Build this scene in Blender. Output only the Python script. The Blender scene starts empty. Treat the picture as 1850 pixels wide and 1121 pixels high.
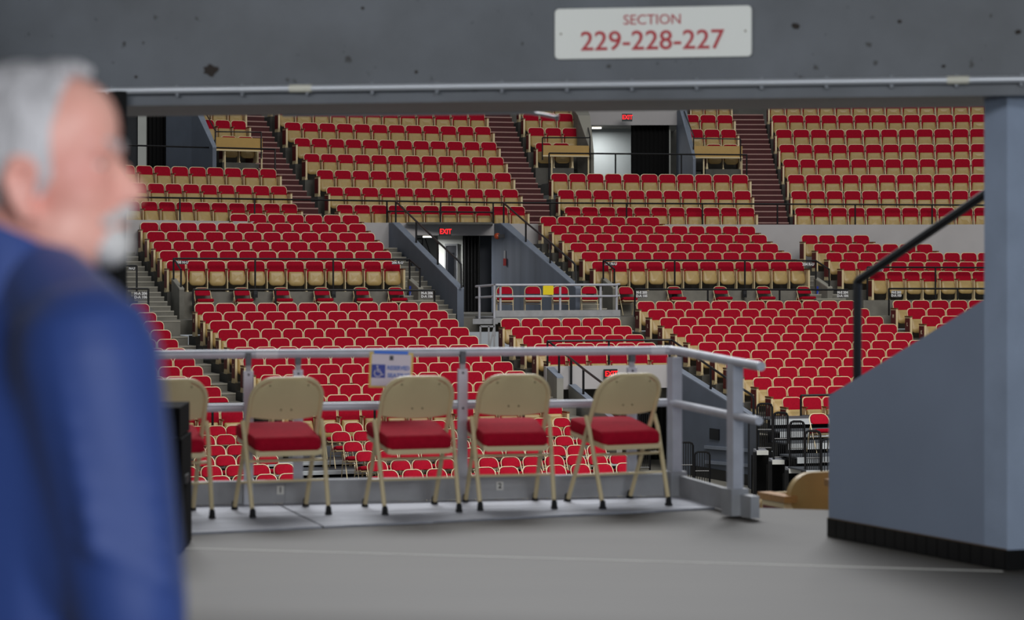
import bpy, bmesh, math, random
from mathutils import Vector, Matrix
random.seed(7)
S = bpy.context.scene
COL = S.collection
PI = math.pi

# ------------------------------------------------------------------ camera, world, lights
F, CX, H, YH = 4000.0, 925.0, 1.375, 490.0        # focal length and horizon in pixels of the 1850 x 1121 frame
cam = bpy.data.cameras.new('camera')
cam.sensor_width = 36.0
cam.lens = 36.0 * F / 1850.0
cam.shift_y = -(560.5 - YH) / 1850.0 * -1.0 * -1.0
cam.clip_start, cam.clip_end = 0.05, 400
cam.dof.use_dof = True
cam.dof.focus_distance = 47.0
cam.dof.aperture_fstop = 3.6
cam_o = bpy.data.objects.new('camera', cam)
cam_o.location = (0, 0, H)
cam_o.rotation_euler = (PI / 2, 0, 0)
COL.objects.link(cam_o)
S.camera = cam_o

w = bpy.data.worlds.new('world')
w.use_nodes = True
w.node_tree.nodes['Background'].inputs[0].default_value = (0.88, 0.94, 1.0, 1)
w.node_tree.nodes['Background'].inputs[1].default_value = 0.26
S.world = w


def area(name, loc, target, sx, sy, power, color=(1, 1, 1)):
    l = bpy.data.lights.new(name, 'AREA')
    l.shape = 'RECTANGLE'
    l.size, l.size_y, l.energy, l.color = sx, sy, power, color
    o = bpy.data.objects.new(name, l)
    o.location = loc
    o.rotation_euler = (Vector(target) - Vector(loc)).to_track_quat('-Z', 'Y').to_euler()
    COL.objects.link(o)
    return o


# banks of arena lamps hung high over the arena floor
area('arena_lamp_bank', (9, 33, 15), (8, 47, -3), 16, 8, 4300, (1, .98, .95))
area('arena_lamp_bank', (0, 28, 15), (0, 12, 0), 14, 6, 3800, (.97, .98, 1.0))
# daylight through the concourse windows behind and right of the camera
area('window_daylight', (3.4, -3.2, 2.5), (-.2, 9, 1.2), 5.0, 2.2, 480, (.90, .95, 1.0))
# added fill lights, no known fixtures, to brighten the concourse near the beam
area('concourse_fill', (-2.2, 7.4, 3.2), (.6, 11.4, .6), 3.0, .8, 62, (.95, .97, 1.0))
area('concourse_fill', (1.0, 6.6, 3.2), (.6, 10.6, .9), 3.0, .8, 40, (.95, .97, 1.0))

S.view_settings.view_transform = 'Standard'
S.view_settings.look = 'None'
S.view_settings.gamma = 1
S.view_settings.use_curve_mapping = False
S.view_settings.exposure = 0.0


# ------------------------------------------------------------------ helpers
def lin(c):
    return tuple(((x / 255) / 12.92 if x / 255 <= .04045 else ((x / 255 + .055) / 1.055) ** 2.4) for x in c)


MATS = {}


def mat(name, rgb, rough=.6, metal=0.0, var=.0, scale=8.0, bump=0.0, bscale=60.0, emit=0.0, sheen=0.0, spec=None, stretch=None, dark=None):
    if name in MATS:
        return MATS[name]
    m = bpy.data.materials.new(name)
    m.use_nodes = True
    nt = m.node_tree
    b = nt.nodes['Principled BSDF']
    c = lin(rgb)
    b.inputs['Base Color'].default_value = (*c, 1)
    b.inputs['Roughness'].default_value = rough
    b.inputs['Metallic'].default_value = metal
    if spec is not None:
        b.inputs['Specular IOR Level'].default_value = spec
    if sheen:
        b.inputs['Sheen Weight'].default_value = sheen
    if emit:
        b.inputs['Emission Color'].default_value = (*c, 1)
        b.inputs['Emission Strength'].default_value = emit
    tc = None
    if var or bump:
        tc = nt.nodes.new('ShaderNodeTexCoord')
        mp = nt.nodes.new('ShaderNodeMapping')
        nt.links.new(tc.outputs['Object'], mp.inputs[0])
        if stretch:
            mp.inputs['Scale'].default_value = stretch
    if var:
        n = nt.nodes.new('ShaderNodeTexNoise')
        n.inputs['Scale'].default_value = scale
        n.inputs['Detail'].default_value = 6
        nt.links.new(mp.outputs[0], n.inputs['Vector'])
        r = nt.nodes.new('ShaderNodeValToRGB')
        d = lin(dark) if dark else tuple(x * (1 - var) for x in c)
        l = tuple(min(1, x * (1 + var * .5)) for x in c)
        r.color_ramp.elements[0].color = (*d, 1)
        r.color_ramp.elements[0].position = .3
        r.color_ramp.elements[1].color = (*l, 1)
        r.color_ramp.elements[1].position = .7
        nt.links.new(n.outputs['Fac'], r.inputs[0])
        nt.links.new(r.outputs[0], b.inputs['Base Color'])
    if bump:
        n2 = nt.nodes.new('ShaderNodeTexNoise')
        n2.inputs['Scale'].default_value = bscale
        n2.inputs['Detail'].default_value = 4
        nt.links.new(mp.outputs[0], n2.inputs['Vector'])
        bp = nt.nodes.new('ShaderNodeBump')
        bp.inputs['Strength'].default_value = bump
        bp.inputs['Distance'].default_value = .02
        nt.links.new(n2.outputs['Fac'], bp.inputs['Height'])
        nt.links.new(bp.outputs[0], b.inputs['Normal'])
    MATS[name] = m
    return m


RED = mat('red_upholstery', (163, 11, 38), .9, var=.14, scale=30, spec=.15)
TAN = mat('tan_shell', (182, 154, 98), .42, var=.10, scale=6)
TANL = mat('cream_rim', (226, 206, 162), .4)
MAROON = mat('maroon_panel', (104, 26, 26), .5)
WOOD = mat('brown_wood', (120, 74, 38), .5, var=.3, scale=20)
WOODL = mat('oak_wood', (176, 128, 70), .45, var=.25, scale=14, stretch=(1, 6, 6))
CONC = mat('grey_concrete', (124, 121, 112), .85, var=.22, scale=3, bump=.12)
CONCD = mat('dark_concrete', (96, 94, 88), .85, var=.22, scale=3)
NOSE = mat('pale_nosing', (158, 154, 142), .8)
STEPRED = mat('maroon_step', (78, 26, 28), .75, var=.15, scale=4)
NOSER = mat('pink_nosing', (176, 140, 132), .7)
WHITEW = mat('white_wall', (186, 182, 182), .8, var=.06, scale=1.5)
GREYW = mat('blue_grey_paint', (104, 112, 126), .6, var=.10, scale=2.0, bump=.05, bscale=40)
GREYCAP = mat('pale_grey_cap', (136, 144, 158), .7, var=.1, scale=5)  # wall grey made paler, light on the wall tops put into the colour
BLACK = mat('black_paint', (14, 14, 17), .35)
BLACKM = mat('black_cloth', (5, 5, 6), .95)
ALU = mat('aluminium', (188, 190, 198), .5, .2, var=.12, scale=9)
ALUD = mat('dull_aluminium', (160, 161, 164), .55, .2, var=.15, scale=6)
DECK = mat('aluminium_plank', (150, 152, 160), .5, .3, var=.18, scale=3, stretch=(1, 9, 1))
STEEL = mat('beige_steel', (206, 188, 146), .38, var=.05, scale=5)
RUBBER = mat('black_rubber', (16, 16, 18), .8)
WHITEP = mat('white_plastic', (226, 226, 220), .5)
EXITRED = mat('exit_red', (255, 26, 34), .5, emit=1.3)
DARKBOX = mat('dark_metal', (30, 31, 34), .5)


def link(o, parent=None):
    COL.objects.link(o)
    if parent:
        o.parent = parent
    return o


def tag(o, label=None, cat=None, group=None, kind=None):
    if label: o['label'] = label
    if cat: o['category'] = cat
    if group: o['group'] = group
    if kind: o['kind'] = kind
    return o


def empty(name, loc=(0, 0, 0), rz=0.0, label=None, cat=None, group=None):
    o = bpy.data.objects.new(name, None)
    o.empty_display_size = .1
    o.location = loc
    o.rotation_euler = (0, 0, rz)
    link(o)
    return tag(o, label, cat, group)


class MB:
    """collects shapes and links them as one mesh object"""

    def __init__(self):
        self.v, self.f, self.m = [], [], []

    def add(self, v, f, mi=0):
        k = len(self.v)
        self.v += [tuple(p) for p in v]
        self.f += [tuple(i + k for i in q) for q in f]
        self.m += [mi] * len(f)
        return self

    def box(self, c, s, rz=0.0, mi=0):
        hx, hy, hz = s[0] / 2, s[1] / 2, s[2] / 2
        cs, sn = math.cos(rz), math.sin(rz)
        v = []
        for z in (-hz, hz):
            for x, y in ((-hx, -hy), (hx, -hy), (hx, hy), (-hx, hy)):
                v.append((c[0] + x * cs - y * sn, c[1] + x * sn + y * cs, c[2] + z))
        return self.add(v, [(3, 2, 1, 0), (4, 5, 6, 7), (0, 1, 5, 4), (1, 2, 6, 5), (2, 3, 7, 6), (3, 0, 4, 7)], mi)

    def hexa(self, b, t, mi=0):
        """bottom ring b and top ring t (same count, counter-clockwise from above)"""
        n = len(b)
        f = [tuple(reversed(range(n))), tuple(range(n, 2 * n))]
        f += [(i, (i + 1) % n, n + (i + 1) % n, n + i) for i in range(n)]
        return self.add(list(b) + list(t), f, mi)

    def tube(self, pts, r, seg=8, mi=0, caps=True):
        pts = [Vector(p) for p in pts]
        n = len(pts)
        v, f = [], []
        u = None
        for i, p in enumerate(pts):
            t = (pts[min(i + 1, n - 1)] - pts[max(i - 1, 0)]).normalized()
            if u is None:
                u = t.orthogonal().normalized()
            u = (u - t * u.dot(t)).normalized()
            b = t.cross(u)
            for k in range(seg):
                a = 2 * PI * k / seg
                rr = r[i] if isinstance(r, (list, tuple)) else r
                v.append(p + u * (math.cos(a) * rr) + b * (math.sin(a) * rr))
        for i in range(n - 1):
            for k in range(seg):
                k2 = (k + 1) % seg
                f.append((i * seg + k, i * seg + k2, (i + 1) * seg + k2, (i + 1) * seg + k))
        if caps:
            f.append(tuple(reversed(range(seg))))
            f.append(tuple(range((n - 1) * seg, n * seg)))
        return self.add(v, f, mi)

    def loft(self, rings, mi=0, caps=True):
        k = len(rings[0])
        v = [p for r in rings for p in r]
        f = []
        for i in range(len(rings) - 1):
            for j in range(k):
                j2 = (j + 1) % k
                f.append((i * k + j, i * k + j2, (i + 1) * k + j2, (i + 1) * k + j))
        if caps:
            f.append(tuple(reversed(range(k))))
            f.append(tuple(range((len(rings) - 1) * k, len(rings) * k)))
        return self.add(v, f, mi)

    def ell(self, c, r, nu=14, nv=9, rot=None, mi=0):
        v, f = [], []
        R = rot or Matrix.Identity(3)
        for i in range(nv + 1):
            th = PI * i / nv
            for j in range(nu):
                ph = 2 * PI * j / nu
                d = R @ Vector((r[0] * math.sin(th) * math.cos(ph), r[1] * math.sin(th) * math.sin(ph), r[2] * math.cos(th)))
                v.append(Vector(c) + d)
        for i in range(nv):
            for j in range(nu):
                j2 = (j + 1) % nu
                f.append((i * nu + j, (i + 1) * nu + j, (i + 1) * nu + j2, i * nu + j2))
        return self.add(v, f, mi)

    def cap(self, p0, p1, r0, r1, seg=12):
        """tapered capsule"""
        p0, p1 = Vector(p0), Vector(p1)
        t = (p1 - p0).normalized()
        pts, rr = [], []
        for a in (85, 60, 30): pts.append(p0 - t * r0 * math.sin(math.radians(a))); rr.append(r0 * math.cos(math.radians(a)))
        pts.append(p0); rr.append(r0); pts.append(p1); rr.append(r1)
        for a in (30, 60, 85): pts.append(p1 + t * r1 * math.sin(math.radians(a))); rr.append(r1 * math.cos(math.radians(a)))
        u = t.orthogonal().normalized(); b = t.cross(u)
        return self.loft([[p + (u * math.cos(2 * PI * k / seg) + b * math.sin(2 * PI * k / seg)) * r for k in range(seg)] for p, r in zip(pts, rr)])

    def mesh(self, name, mats, smooth=False):
        me = bpy.data.meshes.new(name)
        me.from_pydata(self.v, [], self.f)
        for m in (mats if isinstance(mats, (list, tuple)) else [mats]):
            me.materials.append(m)
        if any(self.m):
            me.polygons.foreach_set('material_index', self.m)
        if smooth:
            me.polygons.foreach_set('use_smooth', [True] * len(self.f))
            try:
                me.set_sharp_from_angle(angle=math.radians(40))
            except Exception:
                pass
        me.update()
        return me

    def build(self, name, mats, parent=None, smooth=False):
        return link(bpy.data.objects.new(name, self.mesh(name, mats, smooth)), parent)


def obj(name, me, parent=None, loc=None):
    o = bpy.data.objects.new(name, me)
    if loc: o.location = loc
    return link(o, parent)


def copy_tree(o, parent=None):
    c = o.copy()
    COL.objects.link(c)
    c.parent = parent
    for ch in list(o.children):
        copy_tree(ch, c)
    return c


def fix_normals(me):
    bm = bmesh.new(); bm.from_mesh(me)
    bmesh.ops.recalc_face_normals(bm, faces=bm.faces)
    bm.to_mesh(me); bm.free()


def outline(w0, w1, z0, z1, rb, rt, seg=4):
    """rounded trapezoid, w0 wide at the bottom and w1 at the top, list of (x, z)"""
    def corner(cx, cz, r, a0):
        return [(cx + r * math.cos(math.radians(a0 + 90 * i / seg)), cz + r * math.sin(math.radians(a0 + 90 * i / seg))) for i in range(seg + 1)]
    return (corner(w0 / 2 - rb, z0 + rb, rb, 270) + corner(w1 / 2 - rt, z1 - rt, rt, 0) +
            corner(-w1 / 2 + rt, z1 - rt, rt, 90) + corner(-w0 / 2 + rb, z0 + rb, rb, 180))


def P(px, py, Y):
    return Vector(((px - CX) / F * Y, Y, H + (YH - py) / F * Y))


def ground(px, py, z=0.0):
    Y = F * (H - z) / (py - YH)
    return Vector(((px - CX) / F * Y, Y, z))


_text = {}


def text_mesh(s, size, m, ext=.002, bold=0.0):
    key = (s, size, m.name, bold)
    if key in _text: return _text[key]
    c = bpy.data.curves.new('lettering', 'FONT')
    c.body = s; c.size = size; c.extrude = ext; c.offset = bold; c.resolution_u = 3
    c.align_x = 'CENTER'; c.align_y = 'CENTER'
    o = bpy.data.objects.new('lettering', c)
    COL.objects.link(o)
    dg = bpy.context.evaluated_depsgraph_get()
    me = bpy.data.meshes.new_from_object(o.evaluated_get(dg))
    bpy.data.objects.remove(o)
    me.materials.clear(); me.materials.append(m)
    _text[key] = me
    return me


def put_text(s, size, m, loc, rz, parent=None, name='lettering', bold=0.0, sx=1.0):
    """upright text read from the local -y side"""
    o = obj(name, text_mesh(s, size, m, bold=bold), parent, loc)
    o.rotation_euler = (PI / 2, 0, rz)
    o.scale.x = sx
    return o


# ------------------------------------------------------------------ the bowl opposite: two families of arcs
LC, UC = (51.1, -106.9), (9.0, 31.2)


def arc(c, r, px):
    k = (px - CX) / F
    a = k * k + 1; b = -2 * (k * c[0] + c[1]); cc = c[0] ** 2 + c[1] ** 2 - r * r
    Y = (-b + math.sqrt(b * b - 4 * a * cc)) / (2 * a)
    return k * Y, Y


def at(c, r, px, z):
    x, y = arc(c, r, px)
    return Vector((x, y, z))


def zat(c, r, px, py):
    return H + (YH - py) * arc(c, r, px)[1] / F


def ang(c, p):
    return math.atan2(p[1] - c[1], p[0] - c[0])


def facing(c, p):
    fx, fy = c[0] - p[0], c[1] - p[1]
    return math.atan2(fx, -fy)


def polar(c, r, a, z):
    return Vector((c[0] + r * math.cos(a), c[1] + r * math.sin(a), z))


def ring(mb, c, r0, r1, a0, a1, z0, z1, n=6, mi=0):
    """curved block between two radii and two bearings (a0 left, a1 right)"""
    for i in range(n):
        A, B = a0 + (a1 - a0) * i / n, a0 + (a1 - a0) * (i + 1) / n
        mb.hexa([polar(c, r0, A, z0), polar(c, r0, B, z0), polar(c, r1, B, z0), polar(c, r1, A, z0)],
                [polar(c, r0, A, z1), polar(c, r0, B, z1), polar(c, r1, B, z1), polar(c, r1, A, z1)], mi)


SH = .78                                            # height of a seat over its tread
LZ = [.61, .415, .23, .05, -.135, -.305, -.475, -.642, -.81, -1.0, -1.167, -1.35]
AZ = [2.92, 2.66, 2.405, 2.145, 1.895, 1.637, 1.37]
UZ = [3.23, 3.75, 4.265, 4.77, 5.265, 5.78, 6.29, 6.81]
LR = [170 - .8 * k for k in range(12)]
AR = [176.6 - .8 * k for k in range(7)]
UR = [33.35 + .85 * k for k in range(8)]

# block: (name for labels, centre, radii, tops, {row: (left px, right px, seats)}, row letters, tread material)
Lx = [351, 365, 378, 393, 408, 422, 438, 455, 470, 488, 506, 525]
Lxr = [790, 808, 827, 846, 863, 883, 904, 925, 948, 970, 992, 1014]
Rx = [1150, 1169, 1191, 1213.7, 1237, 1260.5, 1285, 1309, 1334, 1359, 1385, 1412]
Rxr = [1544, 1569, 1594, 1619, 1647, 1673, 1700, 1727, 1754, 1781, 1808, 1836]
FLr = [269, 282, 295, 308, 321, 335, 351, 365.5, 380, 398, 411.6, 438]
FLn = [2, 2, 2, 2, 2, 3, 3, 3, 3, 3, 3, 3]
BLOCKS = [
    ('lower left block', LC, LR, LZ, {k: (Lx[k], Lxr[k], 12) for k in range(12)}, 'MLKJHGFEDCBA'),
    ('lower right block', LC, LR, LZ, {k: (Rx[k], Rxr[k], 12) for k in range(12)}, 'MLKJHGFEDCBA'),
    ('small block over low exit', LC, LR, LZ, {k: v for k, v in zip(range(2, 7), [(903.7, 1120, 6), (923, 1140, 6), (943, 1162, 6), (964, 1183.5, 6), (985, 1205, 6)])}, 'MLKJHGFEDCBA'),
    ('lower block beside blue jacket', LC, LR, LZ, {k: (FLr[k] - FLn[k] * (36.5 + .55 * k), FLr[k], FLn[k]) for k in range(12)}, 'MLKJHGFEDCBA'),
    ('lower block behind grey stair wall', LC, LR, LZ, {0: (1612, 1780, 5), 1: (1637.5, 1776, 4), 2: (1663, 1734, 2), 3: (1690, 1726, 1)}, 'MLKJHGFEDCBA'),
    ('middle left block', LC, AR, AZ, {0: (415, 648, 7), 1: (253, 660, 12), 2: (264.6, 676, 12), 3: (276, 692, 12), 4: (287.5, 706, 12), 5: (300, 722, 12)}, 'UTSRQPN'),
    ('middle right block', LC, AR, AZ, {0: (975, 1190, 7), 1: (993.7, 1363, 12), 2: (1012, 1384, 12), 3: (1029, 1404.5, 12), 4: (1049, 1428, 12), 5: (1068, 1451, 12)}, 'UTSRQPN'),
    ('middle far right block', LC, AR, AZ, {2: (1447, 1569, 4), 3: (1469, 1683, 7), 4: (1491, 1793, 10), 5: (1515, 1790, 9), 6: (1569, 1814, 8)}, 'UTSRQPN'),
    ('upper left block', UC, UR, UZ, {0: (221, 535.5, 10), 1: (201, 516.5, 10), 2: (212, 497.6, 9)}, 'ABCDEFGH'),
    ('upper patch left of middle stairs', UC, UR, UZ, {4: (398, 456.3, 2), 5: (359, 443, 3), 6: (348, 436, 3), 7: (338, 426, 3)}, 'ABCDEFGH'),
    ('upper middle block', UC, UR, UZ, {0: (607, 947.4, 11), 1: (589, 935, 11), 2: (571, 922, 11), 3: (547.8, 908.8, 12), 4: (530.6, 896, 12), 5: (512.8, 885.4, 12), 6: (499, 874.7, 12), 7: (486, 864, 12)}, 'ABCDEFGH'),
    ('upper block under high exit', UC, UR, UZ, {0: (1019, 1362.4, 11), 1: (1006.8, 1355.7, 11), 2: (994.5, 1350.8, 11)}, 'ABCDEFGH'),
    ('upper patch left of high exit', UC, UR, UZ, {4: (966.8, 1028, 2), 5: (953.4, 1044, 3), 6: (944, 1034, 3), 7: (936, 1026, 3)}, 'ABCDEFGH'),
    ('upper patch right of high exit', UC, UR, UZ, {4: (1275.4, 1333, 2), 5: (1242, 1329.4, 3), 6: (1234, 1323, 3), 7: (1246, 1318, 3)}, 'ABCDEFGH'),
    ('upper far right block', UC, UR, UZ, {0: (1435.7, 1790, 11), 1: (1428.4, 1782, 11), 2: (1422.4, 1784, 11), 3: (1414, 1784, 12), 4: (1407, 1783, 12), 5: (1400.7, 1782, 12), 6: (1394, 1783, 13), 7: (1388, 1780, 13)}, 'ABCDEFGH'),
]

# ------------------------------------------------------------------ concrete tiers under the seats
for bi, (bn, c, R, Z, rows, letters) in enumerate(BLOCKS):
    upper = c is UC
    g = MB()
    dep = .85 if upper else .8
    for k, (xl, xr, n) in rows.items():
        a0, a1 = ang(c, arc(c, R[k], xl - 4)), ang(c, arc(c, R[k], xr + 4))
        zt = Z[k] - SH
        rr0, rr1 = (R[k] - .42, R[k] + dep - .42) if not upper else (R[k] - .35, R[k] + dep - .35)
        ring(g, c, rr0, rr1, a0, a1, zt - ((.07 if k == 0 else .52) if upper else .06 if (bi == 2 and k == 6) else .5), zt)
    g.build('seating_tier', CONCD)
    COL.objects[-1]['kind'] = 'structure'


def stairs(c, edges, m, nm, nsub, dep, front):
    """aisle stairs; edges: list of (radius, tread z, left px, right px) from the lowest row up"""
    root = empty('aisle_stairs')
    root['kind'] = 'structure'
    first = None
    for i in range(len(edges)):
        r, z, xl, xr = edges[i]
        if i + 1 < len(edges):
            r2, z2, xl2, xr2 = edges[i + 1]
        else:
            r2, z2, xl2, xr2 = r + dep, z + (edges[i][1] - edges[i - 1][1]), 2 * xl - edges[i - 1][2], 2 * xr - edges[i - 1][3]
        ns = nsub if not callable(nsub) else nsub(i)
        for j in range(ns):
            t0, t1 = j / ns, (j + 1) / ns
            ra, rb = r - front + (r2 - r) * t0, r - front + (r2 - r) * t1 + .02
            zz = z + (z2 - z) * t0
            tm = (t0 + t1) / 2
            a0 = ang(c, arc(c, ra, xl + (xl2 - xl) * tm)); a1 = ang(c, arc(c, ra, xr + (xr2 - xr) * tm))
            g = MB()
            ring(g, c, ra + .012, rb, a0, a1, zz - .45, zz, 1)
            ring(g, c, ra, ra + .05, a0, a1, zz - .03, zz + .004, 1, 1)
            g.build('step', [m, nm], root)


# lower tier aisles (row treads .42 in front of the seat backs)
two = lambda i: 2
one = lambda i: 1
LT = [z - SH for z in LZ]; AT = [z - SH for z in AZ]; UT = [z - SH for z in UZ]
stairs(LC, [(LR[k], LT[k], FLr[k] + 3, Lx[k] - 4) for k in range(11, -1, -1)], CONC, NOSE, one, .8, .42)
stairs(LC, [(LR[k], LT[k], Rxr[k] + 3, [1612, 1637.5, 1663, 1690, 1718, 1746][k] - 4) for k in range(5, -1, -1)], CONC, NOSE, one, .8, .42)
stairs(LC, [(LR[k], LT[k], Lxr[k] + 3, 890 + 20 * (k - 2) if k < 7 else 1034 + 15 * (k - 7)) for k in range(11, -1, -1)], CONC, NOSE, one, .8, .42)
stairs(LC, [(LR[k], LT[k], 1122 + 20.7 * (k - 2) if k < 7 else 1277 + 25.5 * (k - 7), Rx[k] - 4) for k in range(11, -1, -1)], CONC, NOSE, one, .8, .42)
# middle tier aisles: from the cross aisle up to the top row, two steps a row
RA = [171.6, 172.2]                                  # foot of the stairs on the cross aisle


def a_stairs(le, re):
    e = [(AR[k], AT[k], le(k), re(k)) for k in range(5, 0, -1)]
    z0 = .2
    e = [(AR[5] - .8 * (3 - i) / 1.0 * .999, z0 + (AT[5] - z0) * i / 3, le(5 + (3 - i)), re(5 + (3 - i))) for i in range(3)] + e
    stairs(LC, e, CONC, NOSE, two, .8, .42)


a_stairs(lambda k: 180 + 12 * k, lambda k: 247 + 11.7 * (k - 1))
a_stairs(lambda k: 664 + 15.4 * (k - 1), lambda k: min(730 + 16.5 * (k - 1), 824))
a_stairs(lambda k: 941 + 18.5 * (k - 1), lambda k: 989 + 18.7 * (k - 1))
a_stairs(lambda k: 1368 + 22.5 * (k - 1), lambda k: 1421 + 22.6 * (k - 1))
# upper tier aisles: three maroon steps a row
for L0, Rr in (([539, 520, 501, 483, 464, 447, 430, 413], [602, 584, 566, 543, 526, 508, 494, 480]),
               ([951, 939, 926, 912, 900, 889, 878, 867], [1014, 1002, 990, 974, 962, 949, 940, 930]),
               ([1366, 1359.5, 1354, 1344, 1337, 1333, 1327, 1321], [1431, 1424, 1418, 1410, 1403, 1396, 1390, 1384])):
    stairs(UC, [(UR[k], UT[k], L0[k], Rr[k]) for k in range(8)], STEPRED, NOSER, 3, .85, .35)

# walls and floors of the bowl
AL, ARt = ang(UC, arc(UC, 33, -420)), ang(UC, arc(UC, 33, 2300))
g = MB()
aM0, aM1 = ang(UC, arc(UC, 33, 745)), ang(UC, arc(UC, 33, 889))
for a0, a1, z0 in ((AL, aM0, 1.2), (aM0, aM1, 2.38), (aM1, ARt, 1.2)):
    ring(g, UC, 32.74, 32.92, a0, a1, z0, 2.715, 12)
g.build('wall_back', WHITEW)['kind'] = 'structure'
g = MB()
ring(g, UC, 44.0, 44.2, AL, ARt, 2.5, 11, 14)
g.build('wall_rear_arena', CONCD)['kind'] = 'structure'
g = MB()
aL0, aL1 = ang(LC, arc(LC, 170, -420)), ang(LC, arc(LC, 170, 2200))
ring(g, LC, 170.42, 172.2, aL0, aL1, -.15, .2, 10)
g.build('cross_aisle_floor', CONC)['kind'] = 'structure'
g = MB()
for xa, xb, r, zt in ((326, 735, 172.1, .857), (1082, 1498, 172.1, .857), (1560, 1850, 171.3, .59)):
    ring(g, LC, r, r + .15, ang(LC, arc(LC, r, xa)), ang(LC, arc(LC, r, xb)), -.1, zt, 8)
g.build('wall_front', CONC)['kind'] = 'structure'
g = MB()
g.add([(-26, 20, -3.2), (26, 20, -3.2), (26, 56, -3.2), (-26, 56, -3.2)], [(0, 1, 2, 3)])
g.build('floor_arena', CONC)['kind'] = 'structure'
# dasher wall under the front row
g = MB()
for xa, xb in ((520, 1022), (1408, 1850), (380, 444)):
    ring(g, LC, 160.65, 160.8, ang(LC, arc(LC, 160.7, xa)), ang(LC, arc(LC, 160.7, xb)), -3.2, LT[11], 8)
g.build('wall_dasher', mat('grey_dasher', (92, 96, 104), .6, var=.1))['kind'] = 'structure'

# ------------------------------------------------------------------ arena seats
TH = math.tan(math.radians(13))


def plate(mb, out, y0, th, tilt=TH, zref=SH, inset=0.0, mi=0, conc=0.0):
    """outline (x, z) given thickness; the front face may be inset; leans back with height"""
    n = len(out)
    zc = sum(z for _, z in out) / n
    def yy(z): return y0 - (zref - z) * tilt
    back = [(x, yy(z), z) for x, z in out]
    mid = [(x, yy(z) - th * .6, z) for x, z in out]
    fr = [(x * (1 - inset), yy(z) - th, zc + (z - zc) * (1 - inset)) for x, z in out]
    mb.loft([back, mid, fr], mi)
    return mb


def arch(out, top=.66, k=.012):
    return [(x, z + (k * (1 - (x / .24) ** 2) if z > top else 0)) for x, z in out]


def seat_meshes():
    d = {}
    m = MB(); plate(m, arch(outline(.45, .488, .24, .772, .03, .095, 5)), 0, .03); d['backrest'] = m.mesh('backrest', TANL); fix_normals(d['backrest'])
    m = MB(); plate(m, arch(outline(.43, .458, .25, .757, .03, .085, 5)), -.029, .018, inset=.02); d['pad'] = m.mesh('pad', RED); fix_normals(d['pad'])
    # tipped-up seat: its round underside faces forward
    m = MB()
    out = outline(.415, .372, .15, .512, .11, .03, 4)
    zc = .345
    rings = []
    for t, ins in ((0, 0.0), (.045, 0.0), (.066, .07), (.080, .30), (.086, .7)):
        rings.append([(x * (1 - ins), -.135 - (.5 - z) * .20 - t, zc + (z - zc) * (1 - ins)) for x, z in out])
    m.loft(rings); d['seat_pan'] = m.mesh('seat_pan', TAN, True); fix_normals(d['seat_pan'])
    m = MB(); m.box((.255, -.17, .28), (.020, .16, .54)); m.box((.255, -.17, .015), (.05, .2, .03)); d['standard'] = m.mesh('standard', TANL)
    m = MB(); m.box((.255, -.19, .562), (.045, .27, .026)); d['armrest'] = m.mesh('armrest', WOOD)
    for s, nm in ((-1, 'left'), (1, 'right')):
        m = MB(); m.box((s * .262, -.2, .285), (.05, .33, .53)); m.box((s * .262, -.2, .02), (.07, .3, .06)); d['end_' + nm] = m.mesh('end_panel', TANL)
        m = MB(); m.box((s * .289, -.19, .31), (.008, .29, .42)); d['inlay_' + nm] = m.mesh('panel_inlay', MAROON)
        m = MB(); m.box((s * .262, -.2, .565), (.065, .35, .03)); d['arm_' + nm] = m.mesh('armrest', WOOD)
    return d


SM = seat_meshes()
ORD = ['', 'first', 'second', 'third', 'fourth', 'fifth', 'sixth', 'seventh', 'eighth', 'ninth', 'tenth', 'eleventh', 'twelfth', 'thirteenth']
ALL = []
for bi, (bn, c, R, Z, rows, letters) in enumerate(BLOCKS):
    for k, (xl, xr, n) in rows.items():
        p, q = Vector(arc(c, R[k], xl)), Vector(arc(c, R[k], xr))
        aa, bb = ang(c, p), ang(c, q)
        pitch = (p - q).length / (n - .07)
        st = (aa - bb) / (n - .07)
        for i in range(n):
            a = aa - st * (i + .465)
            pos = polar(c, R[k], a, Z[k] - SH)
            ALL.append(dict(key=(bi, k, i), pos=pos, rz=facing(c, pos), sx=pitch / .51, n=n, i=i, bi=bi, k=k, jit=random.uniform(-.015, .015)))
rowup = {}
for bi, b in enumerate(BLOCKS):
    ks = sorted(b[4].keys(), key=lambda k: b[3][k])
    for i, k in enumerate(ks): rowup[(bi, k)] = i + 1
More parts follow.
